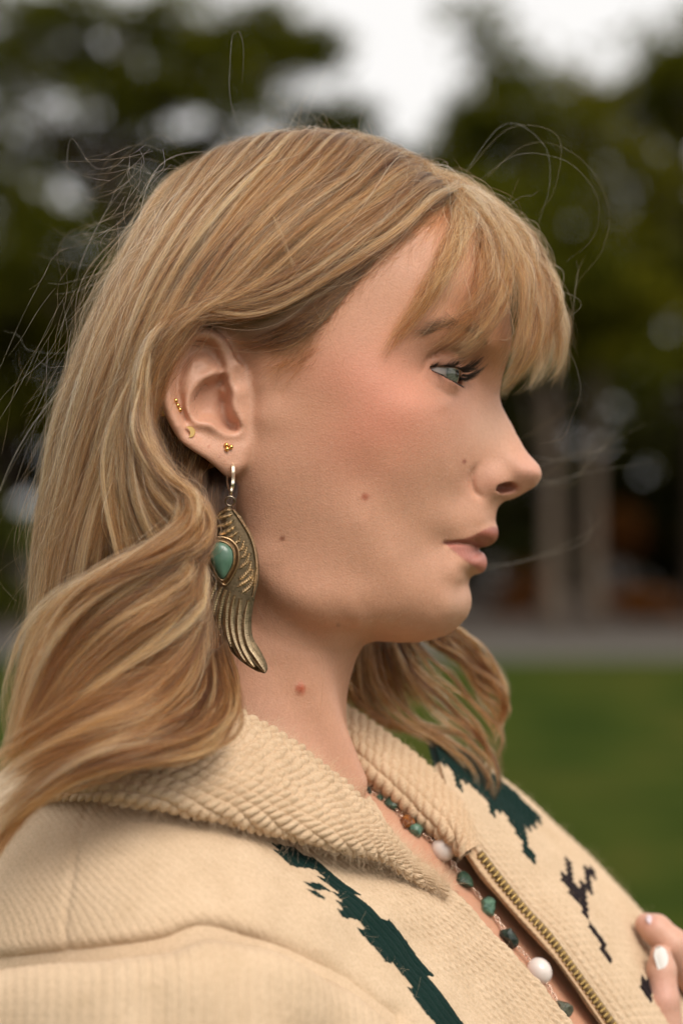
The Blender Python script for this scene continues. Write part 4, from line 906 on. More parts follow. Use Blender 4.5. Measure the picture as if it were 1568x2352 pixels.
def arc3(a, b, c, n):
    a, b, c = map(np.array, (a, b, c)); d = 2 * (a[0] * (b[1] - c[1]) + b[0] * (c[1] - a[1]) + c[0] * (a[1] - b[1]))
    ux = ((a @ a) * (b[1] - c[1]) + (b @ b) * (c[1] - a[1]) + (c @ c) * (a[1] - b[1])) / d; uy = ((a @ a) * (c[0] - b[0]) + (b @ b) * (a[0] - c[0]) + (c @ c) * (b[0] - a[0])) / d
    o = np.array([ux, uy]); r = np.linalg.norm(a - o); A = [math.atan2(*(p - o)[::-1]) for p in (a, b, c)]
    if not (min(A[0], A[2]) <= A[1] <= max(A[0], A[2])): A[2] += 2 * math.pi * (1 if A[2] < A[0] else -1)
    t = np.linspace(A[0], A[2], n); return o + r * np.stack([np.cos(t), np.sin(t)], 1)
mo = np.concatenate([arc3((427.5,980.5),(448.4,993.5),(433,1005.5), 26), arc3((433,1005.5),(436.6,993.5),(427.5,980.5), 26)[1:-1]])
c = on_ear(438, 993, 0); root = empty('ear_stud', tuple(W(c))); tag(root, 'flat gold crescent moon stud on the ear', 'earring')
m3 = np.array([P(a, b, c[1] - 1.7) for a, b in mo]); m3[:, 1] += (m3[:, 0] - c[0]) * .12; nmo = len(m3)
cen_ = m3.mean(0); ins = cen_ + (m3 - cen_) * .93
V = np.concatenate([ins + [0, -.18, 0], m3, m3 + [0, .75, 0]]); F = [list(range(nmo))[::-1]] + [[i, (i + 1) % nmo, nmo + (i + 1) % nmo, nmo + i] for i in range(nmo)] + [[nmo + i, nmo + (i + 1) % nmo, 2 * nmo + (i + 1) % nmo, 2 * nmo + i] for i in range(nmo)] + [list(range(2 * nmo, 3 * nmo))]
mesh_np('crescent', W(V), F, GOLDL, root, False); mesh_np('post', *tube(W([c + [0, -1.0, 0], c + [0, 6, 0]]), .0004, 8), GOLDL, root)

# ---- drop earring: hoop, ring, wing with feathers, stone
lob = on_ear(534, 1064, 0)
drop = empty('drop_earring', tuple(W(lob))); tag(drop, 'long bronze wing earring with a green stone hanging from the ear lobe', 'earring')
YW = -76.5
hp = catmull(np.array([P(534.5,1062,lob[1] + 1.2), P(535.3,1070,lob[1] - 1.5), P(535.6,1085,lob[1] - 3.0), P(534.8,1108,-76.8), P(533,1122,-75.8), P(529.5,1128,-73), P(525,1123,-69), P(522,1108,-65.5), P(522,1092,-64), P(527,1078,-64.5)]), 60)
def band(path, w, th, side):
    tg = np.gradient(path, axis=0); tg /= np.linalg.norm(tg, axis=1, keepdims=True); sd = np.array(side, float)[None] - tg * (tg @ side)[:, None]; sd /= np.linalg.norm(sd, axis=1, keepdims=True); nn = np.cross(tg, sd)
    ring = np.array([(-1, -.6), (-.8, -1), (.8, -1), (1, -.6), (1, .6), (.8, 1), (-.8, 1), (-1, .6)]); ww = np.broadcast_to(np.asarray(w, float), (len(path),))[:, None, None]
    V = (path[:, None] + sd[:, None] * ring[None, :, :1] * ww * .5 + nn[:, None] * ring[None, :, 1:] * th * .5).reshape(-1, 3); k = 8; m = len(path)
    return V, [[i * k + j, i * k + (j + 1) % k, (i + 1) * k + (j + 1) % k, (i + 1) * k + j] for i in range(m - 1) for j in range(k)] + [list(range(k))[::-1], list(range((m - 1) * k, m * k))]
V, F = band(hp, np.interp(np.linspace(0, 1, 60), [0, .06, .1, .45, .55, 1], [.5, .7, 1.35, 1.35, .9, .7]), .62, np.array([1., 0, .05])); mesh_np('hoop', W(V), F, SILV, drop, False)
mesh_np('hinge', *tube(W([P(531,1122,-76.8), P(530.5,1130,-76.4), P(529.5,1137,-76.2)]), [.0008, .0005, .0007], 10), SILV, drop)
a = np.linspace(0, 2 * np.pi, 40, endpoint=False)
mesh_np('jump_ring', *tube(W(P(528.4 + 10.5 * np.cos(a), 1150.7 + 10.5 * np.sin(a), YW + .8 * np.sin(a))), .00036, 8, True), plain('old_silver', (.42, .35, .27), .3, 1.0, 900, .3), drop)
WR = [(527,1163),(548,1180),(568,1209),(582.5,1241),(592,1272.7),(595.5,1314),(592,1343.5),(585,1375),(579,1412),(577.7,1443.6),(582.5,1468),(597,1492.4),(611,1520),(614.8,1537),(609,1547)]
WL = [(523,1163),(506,1173),(492,1190),(485,1229),(479,1278),(475,1326),(477,1360),(480,1385),(486,1412),(495,1436),(507,1461),(524,1490),(553,1519),(585,1540),(606,1547)]
wr, wl = catmull(WR, 140), catmull(WL, 140); spine = .5 * (wr + wl); hw = .5 * np.linalg.norm(wr - wl, axis=1)
def wing_y(px, py):
    q = np.stack([np.ravel(px), np.ravel(py)], 1); d, t = line_dist(spine, q); h = np.interp(t, np.linspace(0, 1, 140), hw)
    y = YW - 2.6 * np.clip(1 - (d / (h + 4)) ** 2, 0, 1) ** .7 - np.interp(t, [0, .5, 1], [0, 1.0, 2.2]); return y.reshape(np.shape(px))
ss = np.linspace(-1, 1, 41); S2 = spine[:, None] + (.5 * (wr - wl))[:, None] * ss[None, :, None]
V3 = P(S2[..., 0], S2[..., 1], wing_y(S2[..., 0], S2[..., 1])); idx = np.arange(140 * 41).reshape(140, 41)
bk = P(S2[..., 0], S2[..., 1], np.full(S2.shape[:2], YW + 1.6)); q = np.stack([idx[:-1, :-1], idx[1:, :-1], idx[1:, 1:], idx[:-1, 1:]], -1).reshape(-1, 4)
per = np.concatenate([idx[0, :], idx[1:, -1], idx[-1, -2::-1], idx[-2:0:-1, 0]]); nx = np.roll(per, -1); off = 140 * 41
wing = mesh_np('wing', W(np.concatenate([V3.reshape(-1, 3), bk.reshape(-1, 3)])), np.concatenate([q, q[:, ::-1] + off, np.stack([nx, per, per + off, nx + off], 1)]), BRONZE, drop,
    cols={'tone': np.tile(np.array([.17, .125, .075]), (2 * off, 1))})
wing.matrix_parent_inverse = Matrix.Translation(-drop.location)
def feather(pts, w, barb=1.0, h=.85, name='feather', bright=1.0, pitch=1.05):
    p = catmull(np.array(pts, float), 70); tg = np.gradient(p, axis=0); tg /= np.linalg.norm(tg, axis=1, keepdims=True); nr = np.stack([-tg[:, 1], tg[:, 0]], 1)
    L = np.concatenate([[0], np.cumsum(np.linalg.norm(np.diff(p, axis=0), axis=1))]) * .18; t = np.linspace(0, 1, 70); wd = w * np.clip(np.minimum(.55 + t * 2, 1) * np.sqrt(np.clip((1.02 - t) * 5, 0, 1)), .05, 1)
    s = np.linspace(-1, 1, 13); Q = p[:, None] + nr[:, None] * (s[None, :] * wd[:, None])[..., None]
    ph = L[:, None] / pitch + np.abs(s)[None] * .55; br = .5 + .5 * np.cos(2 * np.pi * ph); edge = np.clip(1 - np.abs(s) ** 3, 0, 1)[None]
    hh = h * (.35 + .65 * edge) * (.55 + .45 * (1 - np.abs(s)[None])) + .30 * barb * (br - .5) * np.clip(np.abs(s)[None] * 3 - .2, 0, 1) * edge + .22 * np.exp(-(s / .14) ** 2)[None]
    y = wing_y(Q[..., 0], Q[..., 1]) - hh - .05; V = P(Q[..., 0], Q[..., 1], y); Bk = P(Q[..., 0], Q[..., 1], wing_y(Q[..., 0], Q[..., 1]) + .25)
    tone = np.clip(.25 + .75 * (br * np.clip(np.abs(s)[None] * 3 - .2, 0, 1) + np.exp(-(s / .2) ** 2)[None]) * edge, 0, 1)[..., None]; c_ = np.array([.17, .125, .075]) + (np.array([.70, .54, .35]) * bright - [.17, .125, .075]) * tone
    ix = np.arange(70 * 13).reshape(70, 13); q = np.stack([ix[:-1, :-1], ix[1:, :-1], ix[1:, 1:], ix[:-1, 1:]], -1).reshape(-1, 4); pr = np.concatenate([ix[0, :], ix[1:, -1], ix[-1, -2::-1], ix[-2:0:-1, 0]]); nx = np.roll(pr, -1)
    F = np.concatenate([q[:, ::-1], np.stack([pr, nx, nx + 910, pr + 910], 1)])
    o = mesh_np(name, W(np.concatenate([V.reshape(-1, 3), Bk.reshape(-1, 3)])), F, BRONZE, None, cols={'tone': np.concatenate([c_.reshape(-1, 3)] * 2)})
    o.parent = wing; o.matrix_parent_inverse = Matrix.Identity(4); return o
def Z(*l): return [(401.9 + a * .24412, 1033.5 + b * .24412) for a, b in l]
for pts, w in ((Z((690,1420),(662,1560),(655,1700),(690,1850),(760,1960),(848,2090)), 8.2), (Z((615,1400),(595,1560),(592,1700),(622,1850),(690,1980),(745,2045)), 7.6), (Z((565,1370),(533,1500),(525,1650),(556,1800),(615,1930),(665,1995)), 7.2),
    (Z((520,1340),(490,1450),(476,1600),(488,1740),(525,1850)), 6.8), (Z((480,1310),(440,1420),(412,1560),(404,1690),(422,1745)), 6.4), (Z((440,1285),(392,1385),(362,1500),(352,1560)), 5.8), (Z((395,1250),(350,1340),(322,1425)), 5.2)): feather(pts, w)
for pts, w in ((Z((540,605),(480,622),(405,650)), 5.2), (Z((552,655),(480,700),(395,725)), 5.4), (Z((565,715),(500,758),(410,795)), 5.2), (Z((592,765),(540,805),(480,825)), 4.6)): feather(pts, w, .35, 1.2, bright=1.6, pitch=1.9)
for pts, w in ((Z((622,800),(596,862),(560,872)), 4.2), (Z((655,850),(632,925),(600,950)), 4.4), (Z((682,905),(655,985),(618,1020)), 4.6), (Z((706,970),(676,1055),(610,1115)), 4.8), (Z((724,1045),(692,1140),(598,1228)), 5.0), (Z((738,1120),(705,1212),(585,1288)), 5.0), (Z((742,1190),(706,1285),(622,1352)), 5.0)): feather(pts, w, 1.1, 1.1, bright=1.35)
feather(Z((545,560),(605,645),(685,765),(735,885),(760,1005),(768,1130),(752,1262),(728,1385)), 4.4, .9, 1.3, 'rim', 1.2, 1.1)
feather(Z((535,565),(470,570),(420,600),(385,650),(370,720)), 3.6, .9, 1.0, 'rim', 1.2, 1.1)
ST = catmull(np.array([(507,1244.7),(521,1250),(533.7,1265),(535,1290),(526.4,1311.8),(514,1330),(504.4,1327.7),(492,1307),(481,1277.6),(485,1257),(494.7,1246),(507,1244.7)]), 61)[:-1]
sc2 = ST.mean(0); rings = []; ys_ = wing_y(*sc2.reshape(2, 1))[0]
def ring3(k, y, sh=0): return np.array([P(sc2[0] + (a - sc2[0]) * k + sh, sc2[1] + (b - sc2[1]) * k, y) for a, b in ST])
def loft(rs, mat, name, cap=True, cols=None):
    n = len(rs[0]); V = np.concatenate(rs); F = [[i * n + j, i * n + (j + 1) % n, (i + 1) * n + (j + 1) % n, (i + 1) * n + j] for i in range(len(rs) - 1) for j in range(n)]
    if cap: F.append(list(range((len(rs) - 1) * n, len(rs) * n)))
    return mesh_np(name, W(V), F, mat, drop, cols={'tone': np.tile(np.array(cols), (len(V), 1))} if cols else None)
loft([ring3(1.34, ys_ + 1.2, 5), ring3(1.30, ys_ - 1.0, 5), ring3(1.22, ys_ - 1.4, 5), ring3(1.12, ys_ - 1.6, 3), ring3(1.09, ys_ - 4.0, 0), ring3(1.05, ys_ - 4.3, 0), ring3(1.0, ys_ - 4.1, 0), ring3(.97, ys_ - 3.4, 0)], BRONZE, 'bezel', False, (.36, .25, .15))
mesh_np('bezel_wire', *tube(W(ring3(1.27, ys_ - 1.5, 5)), .0005, 8, True), plain('bezel_metal', (.40, .27, .15), .3, 1.0, 900, .3), drop)
ts = NT('turquoise'); _n = ts.noise(260, 5, .6); _v = ts.n('ShaderNodeTexVoronoi'); _v.inputs['Scale'].default_value = 330; ts.l(ts.n('ShaderNodeTexCoord').outputs['Object'], _v.inputs['Vector'])
tcx = ts.mix(_n.outputs[0], (.045, .105, .068, 1), (.11, .20, .138, 1)); tcx = ts.mix(ts.ramp(_v.outputs['Distance'], [(.0, (1, 1, 1, 1)), (.10, (0, 0, 0, 1))]), tcx, (.03, .05, .035, 1)); ts.bsdf(Base_Color=tcx, Roughness=.26, Specular_IOR_Level=.45, Coat_Weight=.15, Coat_Roughness=.08)
loft([ring3(.985, ys_ - 3.2), ring3(.97, ys_ - 4.2), ring3(.9, ys_ - 5.0), ring3(.75, ys_ - 5.7), ring3(.5, ys_ - 6.3), ring3(.25, ys_ - 6.55), ring3(.06, ys_ - 6.6)], ts.m, 'stone')

# ---- necklace
neck = empty('necklace', tuple(W(P(1010, 1945, -10)))); tag(neck, 'necklace of pearls and green stone chips on a fine chain at the open neckline', 'necklace')
def stone_mat(name, a, b, rough=.35, sc=500):
    t = NT(name); n_ = t.noise(sc, 5, .65); t.bsdf(Base_Color=t.ramp(n_.outputs[0], [(.36, a + (1,)), (.52, tuple(.5 * (x + y) for x, y in zip(a, b)) + (1,)), (.66, b + (1,))]), Roughness=rough); return t.m
SM = {'dark': stone_mat('chip_dark', (.008, .012, .010), (.035, .06, .045)), 'green': stone_mat('chip_green', (.012, .03, .020), (.06, .115, .07)), 'turq': stone_mat('chip_turquoise', (.05, .11, .075), (.15, .27, .19)), 'amber': stone_mat('chip_amber', (.10, .03, .008), (.28, .095, .02), .25), 'grey': stone_mat('chip_grey', (.02, .022, .018), (.16, .17, .12))}
pt = NT('pearl'); _n = pt.noise(90, 2); pt.bsdf(Base_Color=pt.mix(_n.outputs[0], (.66, .55, .50, 1), (.82, .74, .68, 1)), Roughness=.22, Specular_IOR_Level=.6, Coat_Weight=.5, Coat_Roughness=.15, Sheen_Weight=.2); PEARL = pt.m
BD = [(846,1815,10,'dark'),(872,1832,8,'green'),(898,1847,16,'green'),(934,1889,17,'amber'),(957,1905,18,'turq'),(1017,1952,26,'pearl'),(1070,2024,22,'green'),(1121,2082,22,'turq'),(1170,2154,23,'dark'),(1238,2232,28,'pearl'),(1293,2322,24,'grey'),(1330,2390,20,'green')]
bp = []
for px_, py_, r_, kind in BD:
    v = stick([(px_, py_)])[0]; rr = r_ * KP * (1070 + v[1]); y = min(v[1] - rr * .85, 8.0 if px_ > 880 else 2.0); bp.append((P(px_, py_, y), rr, kind))
for i, (p, rr, kind) in enumerate(bp):
    nxt = bp[min(i + 1, len(bp) - 1)][0] - bp[max(i - 1, 0)][0]; ax = nxt / np.linalg.norm(nxt)
    rg = np.random.default_rng(100 + i)
    bm = bmesh.new(); bmesh.ops.create_icosphere(bm, subdivisions=4 if kind == 'pearl' else 2, radius=1)
    V = np.array([v.co[:] for v in bm.verts]); F = [[l.vert.index for l in f.loops] for f in bm.faces]; bm.free()
    if kind == 'pearl': V = V * (1 + .06 * nz3(V * 30, .06, 70 + i))[:, None]; V += ax * (V @ ax)[:, None] * .14
    else:
        for _ in range(9):
            d = rg.normal(size=3); d /= np.linalg.norm(d); k = V @ d; V -= d * np.clip(k - rg.uniform(.55, .85), 0, None)[:, None]
        V = V * (1 + .05 * rg.normal(size=(len(V), 1))); V += ax * (V @ ax)[:, None] * .25
    mesh_np('pearl' if kind == 'pearl' else 'bead', W(p + V * rr), F, PEARL if kind == 'pearl' else SM[kind], neck, kind == 'pearl')
CH_ = plain('chain_metal', (.80, .62, .50), .22, 1.0, 900, .1)
for i in range(len(bp) - 1):
    a, ra, _ = bp[i]; b, rb, _ = bp[i + 1]; d = b - a; L = np.linalg.norm(d); d = d / L; gap = L - ra - rb
    if gap < .6: continue
    nl = max(1, int(round(gap / 2.1))); u = np.cross(d, [.3, -1, .2]); u /= np.linalg.norm(u); w_ = np.cross(d, u)
    for k in range(nl):
        c0 = a + d * (ra + gap * (k + .5) / nl); e1 = u if k % 2 else w_; an = np.linspace(0, 2 * np.pi, 14, endpoint=False); hl = gap / nl * .66
        mesh_np('link', *tube(W(c0 + np.cos(an)[:, None] * d * hl + np.sin(an)[:, None] * e1 * .75), .00021, 6, True), CH_, neck)
print('jewel', round(time.time() - T0, 1))
# ------------------------------------------------------------------ hair
KH = 30
def resamp(g, n=56): return catmull(P(*np.array(g, float).T), n)
def hair_colour(name, gold=0.0, dark=1.0):
    t = NT(name); hi = t.n('ShaderNodeHairInfo'); sh = t.attr('shade')
    f = t.math('ADD', t.math('MULTIPLY', sh.outputs['Fac'], .8), t.math('MULTIPLY', hi.outputs['Random'], .46))
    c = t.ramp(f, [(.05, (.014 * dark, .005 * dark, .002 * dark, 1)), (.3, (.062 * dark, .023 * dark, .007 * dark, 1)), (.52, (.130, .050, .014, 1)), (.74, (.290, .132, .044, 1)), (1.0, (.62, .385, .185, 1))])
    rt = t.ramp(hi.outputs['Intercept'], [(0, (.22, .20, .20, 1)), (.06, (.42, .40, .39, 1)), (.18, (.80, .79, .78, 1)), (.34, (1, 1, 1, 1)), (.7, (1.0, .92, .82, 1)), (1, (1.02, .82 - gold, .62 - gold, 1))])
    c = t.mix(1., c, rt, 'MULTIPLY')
    h = t.n('ShaderNodeBsdfHairPrincipled'); h.parametrization = 'COLOR'; t.l(c, h.inputs['Color'])
    h.inputs['Roughness'].default_value = .34; h.inputs['Radial Roughness'].default_value = .55; h.inputs['Random Roughness'].default_value = .2
    h.inputs['IOR'].default_value = 1.5; h.inputs['Coat'].default_value = .0; h.inputs['Offset'].default_value = R(2.5)
    t.l(h.outputs[0], t.out.inputs[0]); return t.m
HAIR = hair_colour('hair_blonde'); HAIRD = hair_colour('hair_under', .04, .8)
STR_ALL = []
def family(keys, n, locks, lockw=.16, layer=8.0, clump=.55, frizz=1.0, wave=1.6, shade=.5, shvar=.22, dens=None, tend=(.82, 1.0), r=.046, minoff=1.0, collide=True, tipx=.3, seed=1, stray=.12, spread=0.0):
    rg = np.random.default_rng(seed); G = np.stack([resamp(k) for k in keys]); nk = len(keys)
    dens = np.ones(nk) if dens is None else np.asarray(dens, float)
    fine = np.linspace(0, nk - 1, 400); pd = np.interp(fine, np.arange(nk), dens); pd /= pd.sum()
    sc = rg.choice(fine, locks, p=pd) + rg.normal(0, .02, locks); ld = rg.uniform(0, 1, locks); lsh = np.clip(rg.normal(shade, shvar, locks), 0, 1) - .16 * (1 - ld)  # deeper locks take a darker colour, painting in the shade of depth
    lte = rg.uniform(*tend, locks); lph = rg.uniform(0, 6.28, (locks, 3)); lwv = rg.normal(0, wave, (locks, 3)) * [1, .8, .8]; lfr = rg.uniform(.8, 2.2, locks); lw = lockw * rg.uniform(.4, 1.6, locks)
    li = rg.integers(0, locks, n); st = rg.uniform(0, 1, n) < stray
    s = sc[li] + rg.normal(0, 1, n) * lw[li] * np.where(st, 2.5, 1); s = np.clip(s, 0, nk - 1.001); c0 = np.clip(sc[li], 0, nk - 1.001)
    te = lte[li] * rg.uniform(.86, 1.0, n); u = np.linspace(0, 1, KH)[None] * te[:, None] * 55; ui = np.clip(u.astype(int), 0, 54); uf = (u - ui)[..., None]
    def ev(sv):
        i = sv.astype(int); f = (sv - i)[:, None, None]
        a = G[i[:, None], ui] * (1 - uf) + G[i[:, None], ui + 1] * uf; b = G[i[:, None] + 1, ui] * (1 - uf) + G[i[:, None] + 1, ui + 1] * uf
        return a * (1 - f) + b * f
    A = ev(s); C = ev(c0); t = np.linspace(0, 1, KH)[None, :, None]
    cl = clump * np.where(st, .1, 1)[:, None, None] * (np.minimum(t * 3, 1) * .6 + .4 * t)
    A = A + (C - A) * cl
    lay = ld[li] * layer * rg.uniform(.55, 1.1, n)
    A[..., 1] -= lay[:, None] * np.minimum(1, np.linspace(0, 1, KH) * 5)[None]
    A += (lwv[li][:, None] * np.sin(t * lfr[li][:, None, None] * 6.28 + lph[li][:, None])) * np.minimum(1, t * 2.5)
    if spread: A += rg.normal(0, spread, (n, 1, 3)) * t
    fz = frizz * np.where(st, 3.0, 1)[:, None, None] * rg.uniform(.3, 1.4, (n, 1, 1))
    for q_ in range(3):
        A += rg.normal(0, .45, (n, 1, 3)) * fz * np.sin(t * rg.uniform(2, 9, (n, 1, 1)) * (1 + q_ * .6) + rg.uniform(0, 6.28, (n, 1, 1))) * np.minimum(1, t * 4)
    if collide:
        need = (minoff + lay * .75)[:, None].repeat(KH, 1); need[:, 0] *= .2; need[:, 1] *= .6; need = need.ravel()
        v = A.reshape(-1, 3)
        for _ in range(3):
            f = head_field(v); m = f < need
            if m.any():
                g = head_field.grad(v[m], 1.6); v[m] += g * np.clip(need[m] - f[m], 0, 12)[:, None]
        A = v.reshape(n, KH, 3)
        for _ in range(2): A[:, 1:-1] = .5 * A[:, 1:-1] + .25 * (A[:, :-2] + A[:, 2:])
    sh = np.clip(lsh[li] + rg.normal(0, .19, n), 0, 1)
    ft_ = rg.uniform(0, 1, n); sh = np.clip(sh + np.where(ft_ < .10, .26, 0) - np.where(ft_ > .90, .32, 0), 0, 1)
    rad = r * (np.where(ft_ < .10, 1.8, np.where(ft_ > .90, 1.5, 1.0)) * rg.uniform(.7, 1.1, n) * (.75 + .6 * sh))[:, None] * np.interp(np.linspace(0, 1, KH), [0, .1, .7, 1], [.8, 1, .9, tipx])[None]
    STR_ALL.append(A); return A, rad, sh
SIDE = [
 [(1035,455,-15),(985,492,-40),(880,560,-60),(760,640,-69),(640,715,-75),(545,730,-76),(465,706,-80),(384,742,-80),(338,850,-74),(338,960,-72),(390,1080,-74)],
 [(1010,432,-10),(930,486,-42),(800,568,-64),(660,665,-74),(540,702,-79),(455,708,-83),(374,765,-85),(336,870,-82),(336,980,-82),(398,1090,-84),(465,1180,-88)],
 [(950,385,-4),(850,440,-42),(705,545,-66),(565,665,-77),(452,716,-83),(370,792,-87),(334,900,-86),(330,1000,-86),(370,1110,-88),(430,1200,-92)],
 [(860,345,0),(765,400,-38),(625,520,-66),(505,655,-77),(420,765,-84),(368,870,-86),(340,980,-86),(322,1090,-86),(290,1200,-88)],
 [(770,320,0),(685,370,-36),(555,500,-64),(445,645,-76),(370,785,-83),(318,930,-84),(275,1070,-82),(230,1200,-82),(205,1330,-82),(195,1450,-82)],
 [(680,308,0),(605,352,-32),(485,480,-60),(385,635,-73),(312,795,-77),(258,960,-76),(212,1110,-72),(170,1250,-70),(145,1400,-70),(120,1540,-74)],
 [(600,320,0),(525,372,-26),(412,500,-50),(322,655,-63),(255,815,-67),(203,980,-64),(160,1140,-60),(125,1290,-57),(105,1450,-58),(70,1600,-64)],
 [(530,347,0),(452,405,-18),(350,530,-36),(270,690,-47),(203,850,-49),(155,1010,-46),(120,1160,-42),(98,1300,-40),(85,1450,-42),(50,1600,-48)],
 [(470,382,5),(390,450,-4),(300,570,-12),(230,700,-18),(175,850,-20),(125,1000,-16),(98,1150,-12),(84,1300,-10),(75,1450,-12),(45,1600,-18)]]
parts = []
parts.append(family(SIDE, 19000, 200, .036, 9.0, .22, 1.2, 1.8, .54, .21, [.55, .9, 1, 1, 1, 1, 1, .9, .7], seed=1))
parts.append(family(SIDE, 8000, 200, .12, 2.5, .3, 1.2, 1.2, .10, .10, [.7, .9, 1, 1, 1, 1, 1, .9, .7], seed=21, stray=.15))  # dark-coloured strands standing in for the shade in gaps between locks
parts.append(family([[(x, y_, -z_ * .95 + 4) for x, y_, z_ in k] for k in SIDE[1:]], 3200, 60, .3, 6, .3, 1.2, 1.5, .45, .2, seed=2, r=.09))
parts.append(family(SIDE, 900, 300, .5, 9.0, .0, 3.2, 4.0, .62, .15, seed=41, stray=.3, r=.034, minoff=3))
# fringe
BANG = [
 [(1045,441,-14),(1037,520,-46),(1002,630,-60),(948,735,-63),(893,815,-63),(868,850,-63)],
 [(1055,439,-14),(1062,520,-42),(1047,630,-55),(1003,730,-59),(948,808,-61)],
 [(1065,439,-12),(1092,530,-34),(1092,640,-47),(1053,740,-53),(1002,812,-56)],
 [(1075,440,-10),(1127,540,-26),(1142,650,-39),(1113,750,-45),(1052,832,-49)],
 [(1085,442,-8),(1162,545,-20),(1192,660,-31),(1178,770,-35),(1122,848,-37)],
 [(1092,445,-6),(1192,550,-13),(1237,670,-21),(1232,780,-25),(1192,860,-25),(1165,893,-23)],
 [(1098,448,-2),(1212,550,-3),(1269,680,-5),(1280,780,-7),(1264,850,-7),(1246,872,-7)],
 [(1100,452,8),(1217,560,12),(1281,690,14),(1298,790,14),(1284,868,12)],
 [(1095,455,20),(1192,570,32),(1242,700,40),(1247,800,42),(1212,888,40),(1182,913,38)]]
LA = [[(1050,436,-14),(1035,520,-44),(1000,610,-58),(950,700,-63),(900,770,-64),(872,805,-64)], [(1062,438,-12),(1062,530,-40),(1040,620,-54),(990,705,-60),(930,775,-63),(890,825,-63)]]
parts.append(family(LA, 520, 16, .10, 3.0, .45, 1.4, 1.8, .60, .14, tend=(.75, 1.06), r=.048, minoff=1.8, seed=3, tipx=.25, stray=.2))
LB = [[(1085,450,-10),(1112,540,-32),(1108,620,-44),(1072,690,-52),(1015,745,-57),(960,780,-60)], [(1090,448,-8),(1132,545,-26),(1138,640,-39),(1105,720,-46),(1045,780,-52),(995,812,-55)], [(1094,446,-8),(1155,550,-20),(1170,650,-32),(1145,740,-40),(1085,805,-45),(1045,835,-48)]]
parts.append(family(LB, 1000, 34, .06, 3.5, .4, 1.4, 2.0, .54, .17, [.8, 1, 1.1], tend=(.78, 1.06), r=.046, minoff=1.6, seed=33, tipx=.25, stray=.2))
parts.append(family(BANG[:5], 260, 150, .2, 4.0, .05, 2.0, 2.2, .60, .15, tend=(.45, 1.05), r=.040, minoff=1.4, seed=34, tipx=.25, stray=.5))
parts.append(family(BANG[4:], 2900, 56, .026, 5, .4, 1.4, 2.2, .50, .20, [.5, 1.3, 1.5, 1.1, .8], tend=(.80, 1.06), r=.044, minoff=1.4, seed=31, tipx=.2, stray=.12))
parts.append(family([[(1100,455,26),(1190,570,36),(1225,700,44),(1215,800,44),(1180,880,42),(1158,915,40)], [(1095,455,34),(1170,580,44),(1200,700,50),(1190,800,50),(1160,880,46),(1150,920,44)]], 700, 24, .2, 3, .4, 1.0, 1.2, .32, .15, tend=(.85, 1.03), seed=32, collide=False))
parts.append(family([[(1040,442,-12),(1000,450,-30),(950,500,-48),(880,560,-58)], [(1060,436,-10),(1040,470,-34),(990,560,-54),(930,650,-60)], [(1075,438,-8),(1085,500,-32),(1075,560,-42),(1060,640,-48)]], 240, 40, .3, 2, .15, 1.2, .8, .55, .2, tend=(.3, 1.0), r=.045, seed=4))
BANG2 = [[(950,392,-6),(1035,432,-24),(1085,500,-36),(1105,600,-44),(1085,720,-50),(1040,800,-54)], [(940,380,0),(1045,420,-8),(1130,490,-16),(1195,590,-24),(1215,700,-28),(1195,810,-30)],
 [(930,372,4),(1040,410,2),(1140,472,0),(1225,570,-2),(1278,690,-4),(1292,800,-6)], [(930,370,14),(1040,408,18),(1140,470,22),(1225,580,26),(1265,700,28),(1270,810,28)]]
parts.append(family(BANG2, 800, 80, .04, 4.0, .35, 1.3, 1.6, .52, .22, [.12, .9, 1.2, .8], tend=(.45, 1.03), r=.046, minoff=2.5, seed=23, tipx=.2, stray=.14))
PARTF = [[(1070,446,-6),(1050,430,-14),(1000,440,-30),(930,490,-48)], [(1010,408,2),(980,404,-8),(920,430,-30),(850,470,-50)], [(920,362,4),(880,362,-6),(800,400,-32),(720,460,-54)], [(820,326,4),(780,328,-6),(710,365,-30),(630,430,-52)], [(700,304,4),(660,312,-4),(590,360,-26),(520,430,-46)]]
parts.append(family(PARTF, 1100, 140, .05, 5.0, .1, 2.2, 2.0, .42, .25, tend=(.4, 1.0), r=.042, minoff=2.0, seed=24, stray=.3))
# waves behind the ear and the loose front lock
EARL = [
 [(455,700,-84),(380,745,-88),(336,838,-91),(328,930,-92),(342,1010,-94),(386,1085,-97),(452,1150,-100),(462,1210,-103),(464,1265,-103),(446,1305,-101),(415,1335,-99)],
 [(430,695,-84),(358,757,-88),(322,860,-91),(312,960,-92),(326,1050,-94),(385,1120,-97),(430,1190,-100),(450,1258,-102),(444,1330,-101),(420,1390,-100)],
 [(405,720,-83),(348,790,-88),(311,900,-91),(300,1010,-92),(310,1100,-94),(340,1180,-96),(385,1260,-99),(420,1350,-100),(412,1450,-99),(360,1540,-97)],
 [(360,760,-82),(310,860,-87),(270,980,-89),(250,1090,-90),(245,1190,-92),(255,1290,-94),(270,1400,-96),(250,1510,-98),(190,1600,-98)]]
parts.append(family(EARL, 5000, 70, .05, 6, .36, .8, 1.6, .60, .2, [1, .9, .7, .5], seed=5))
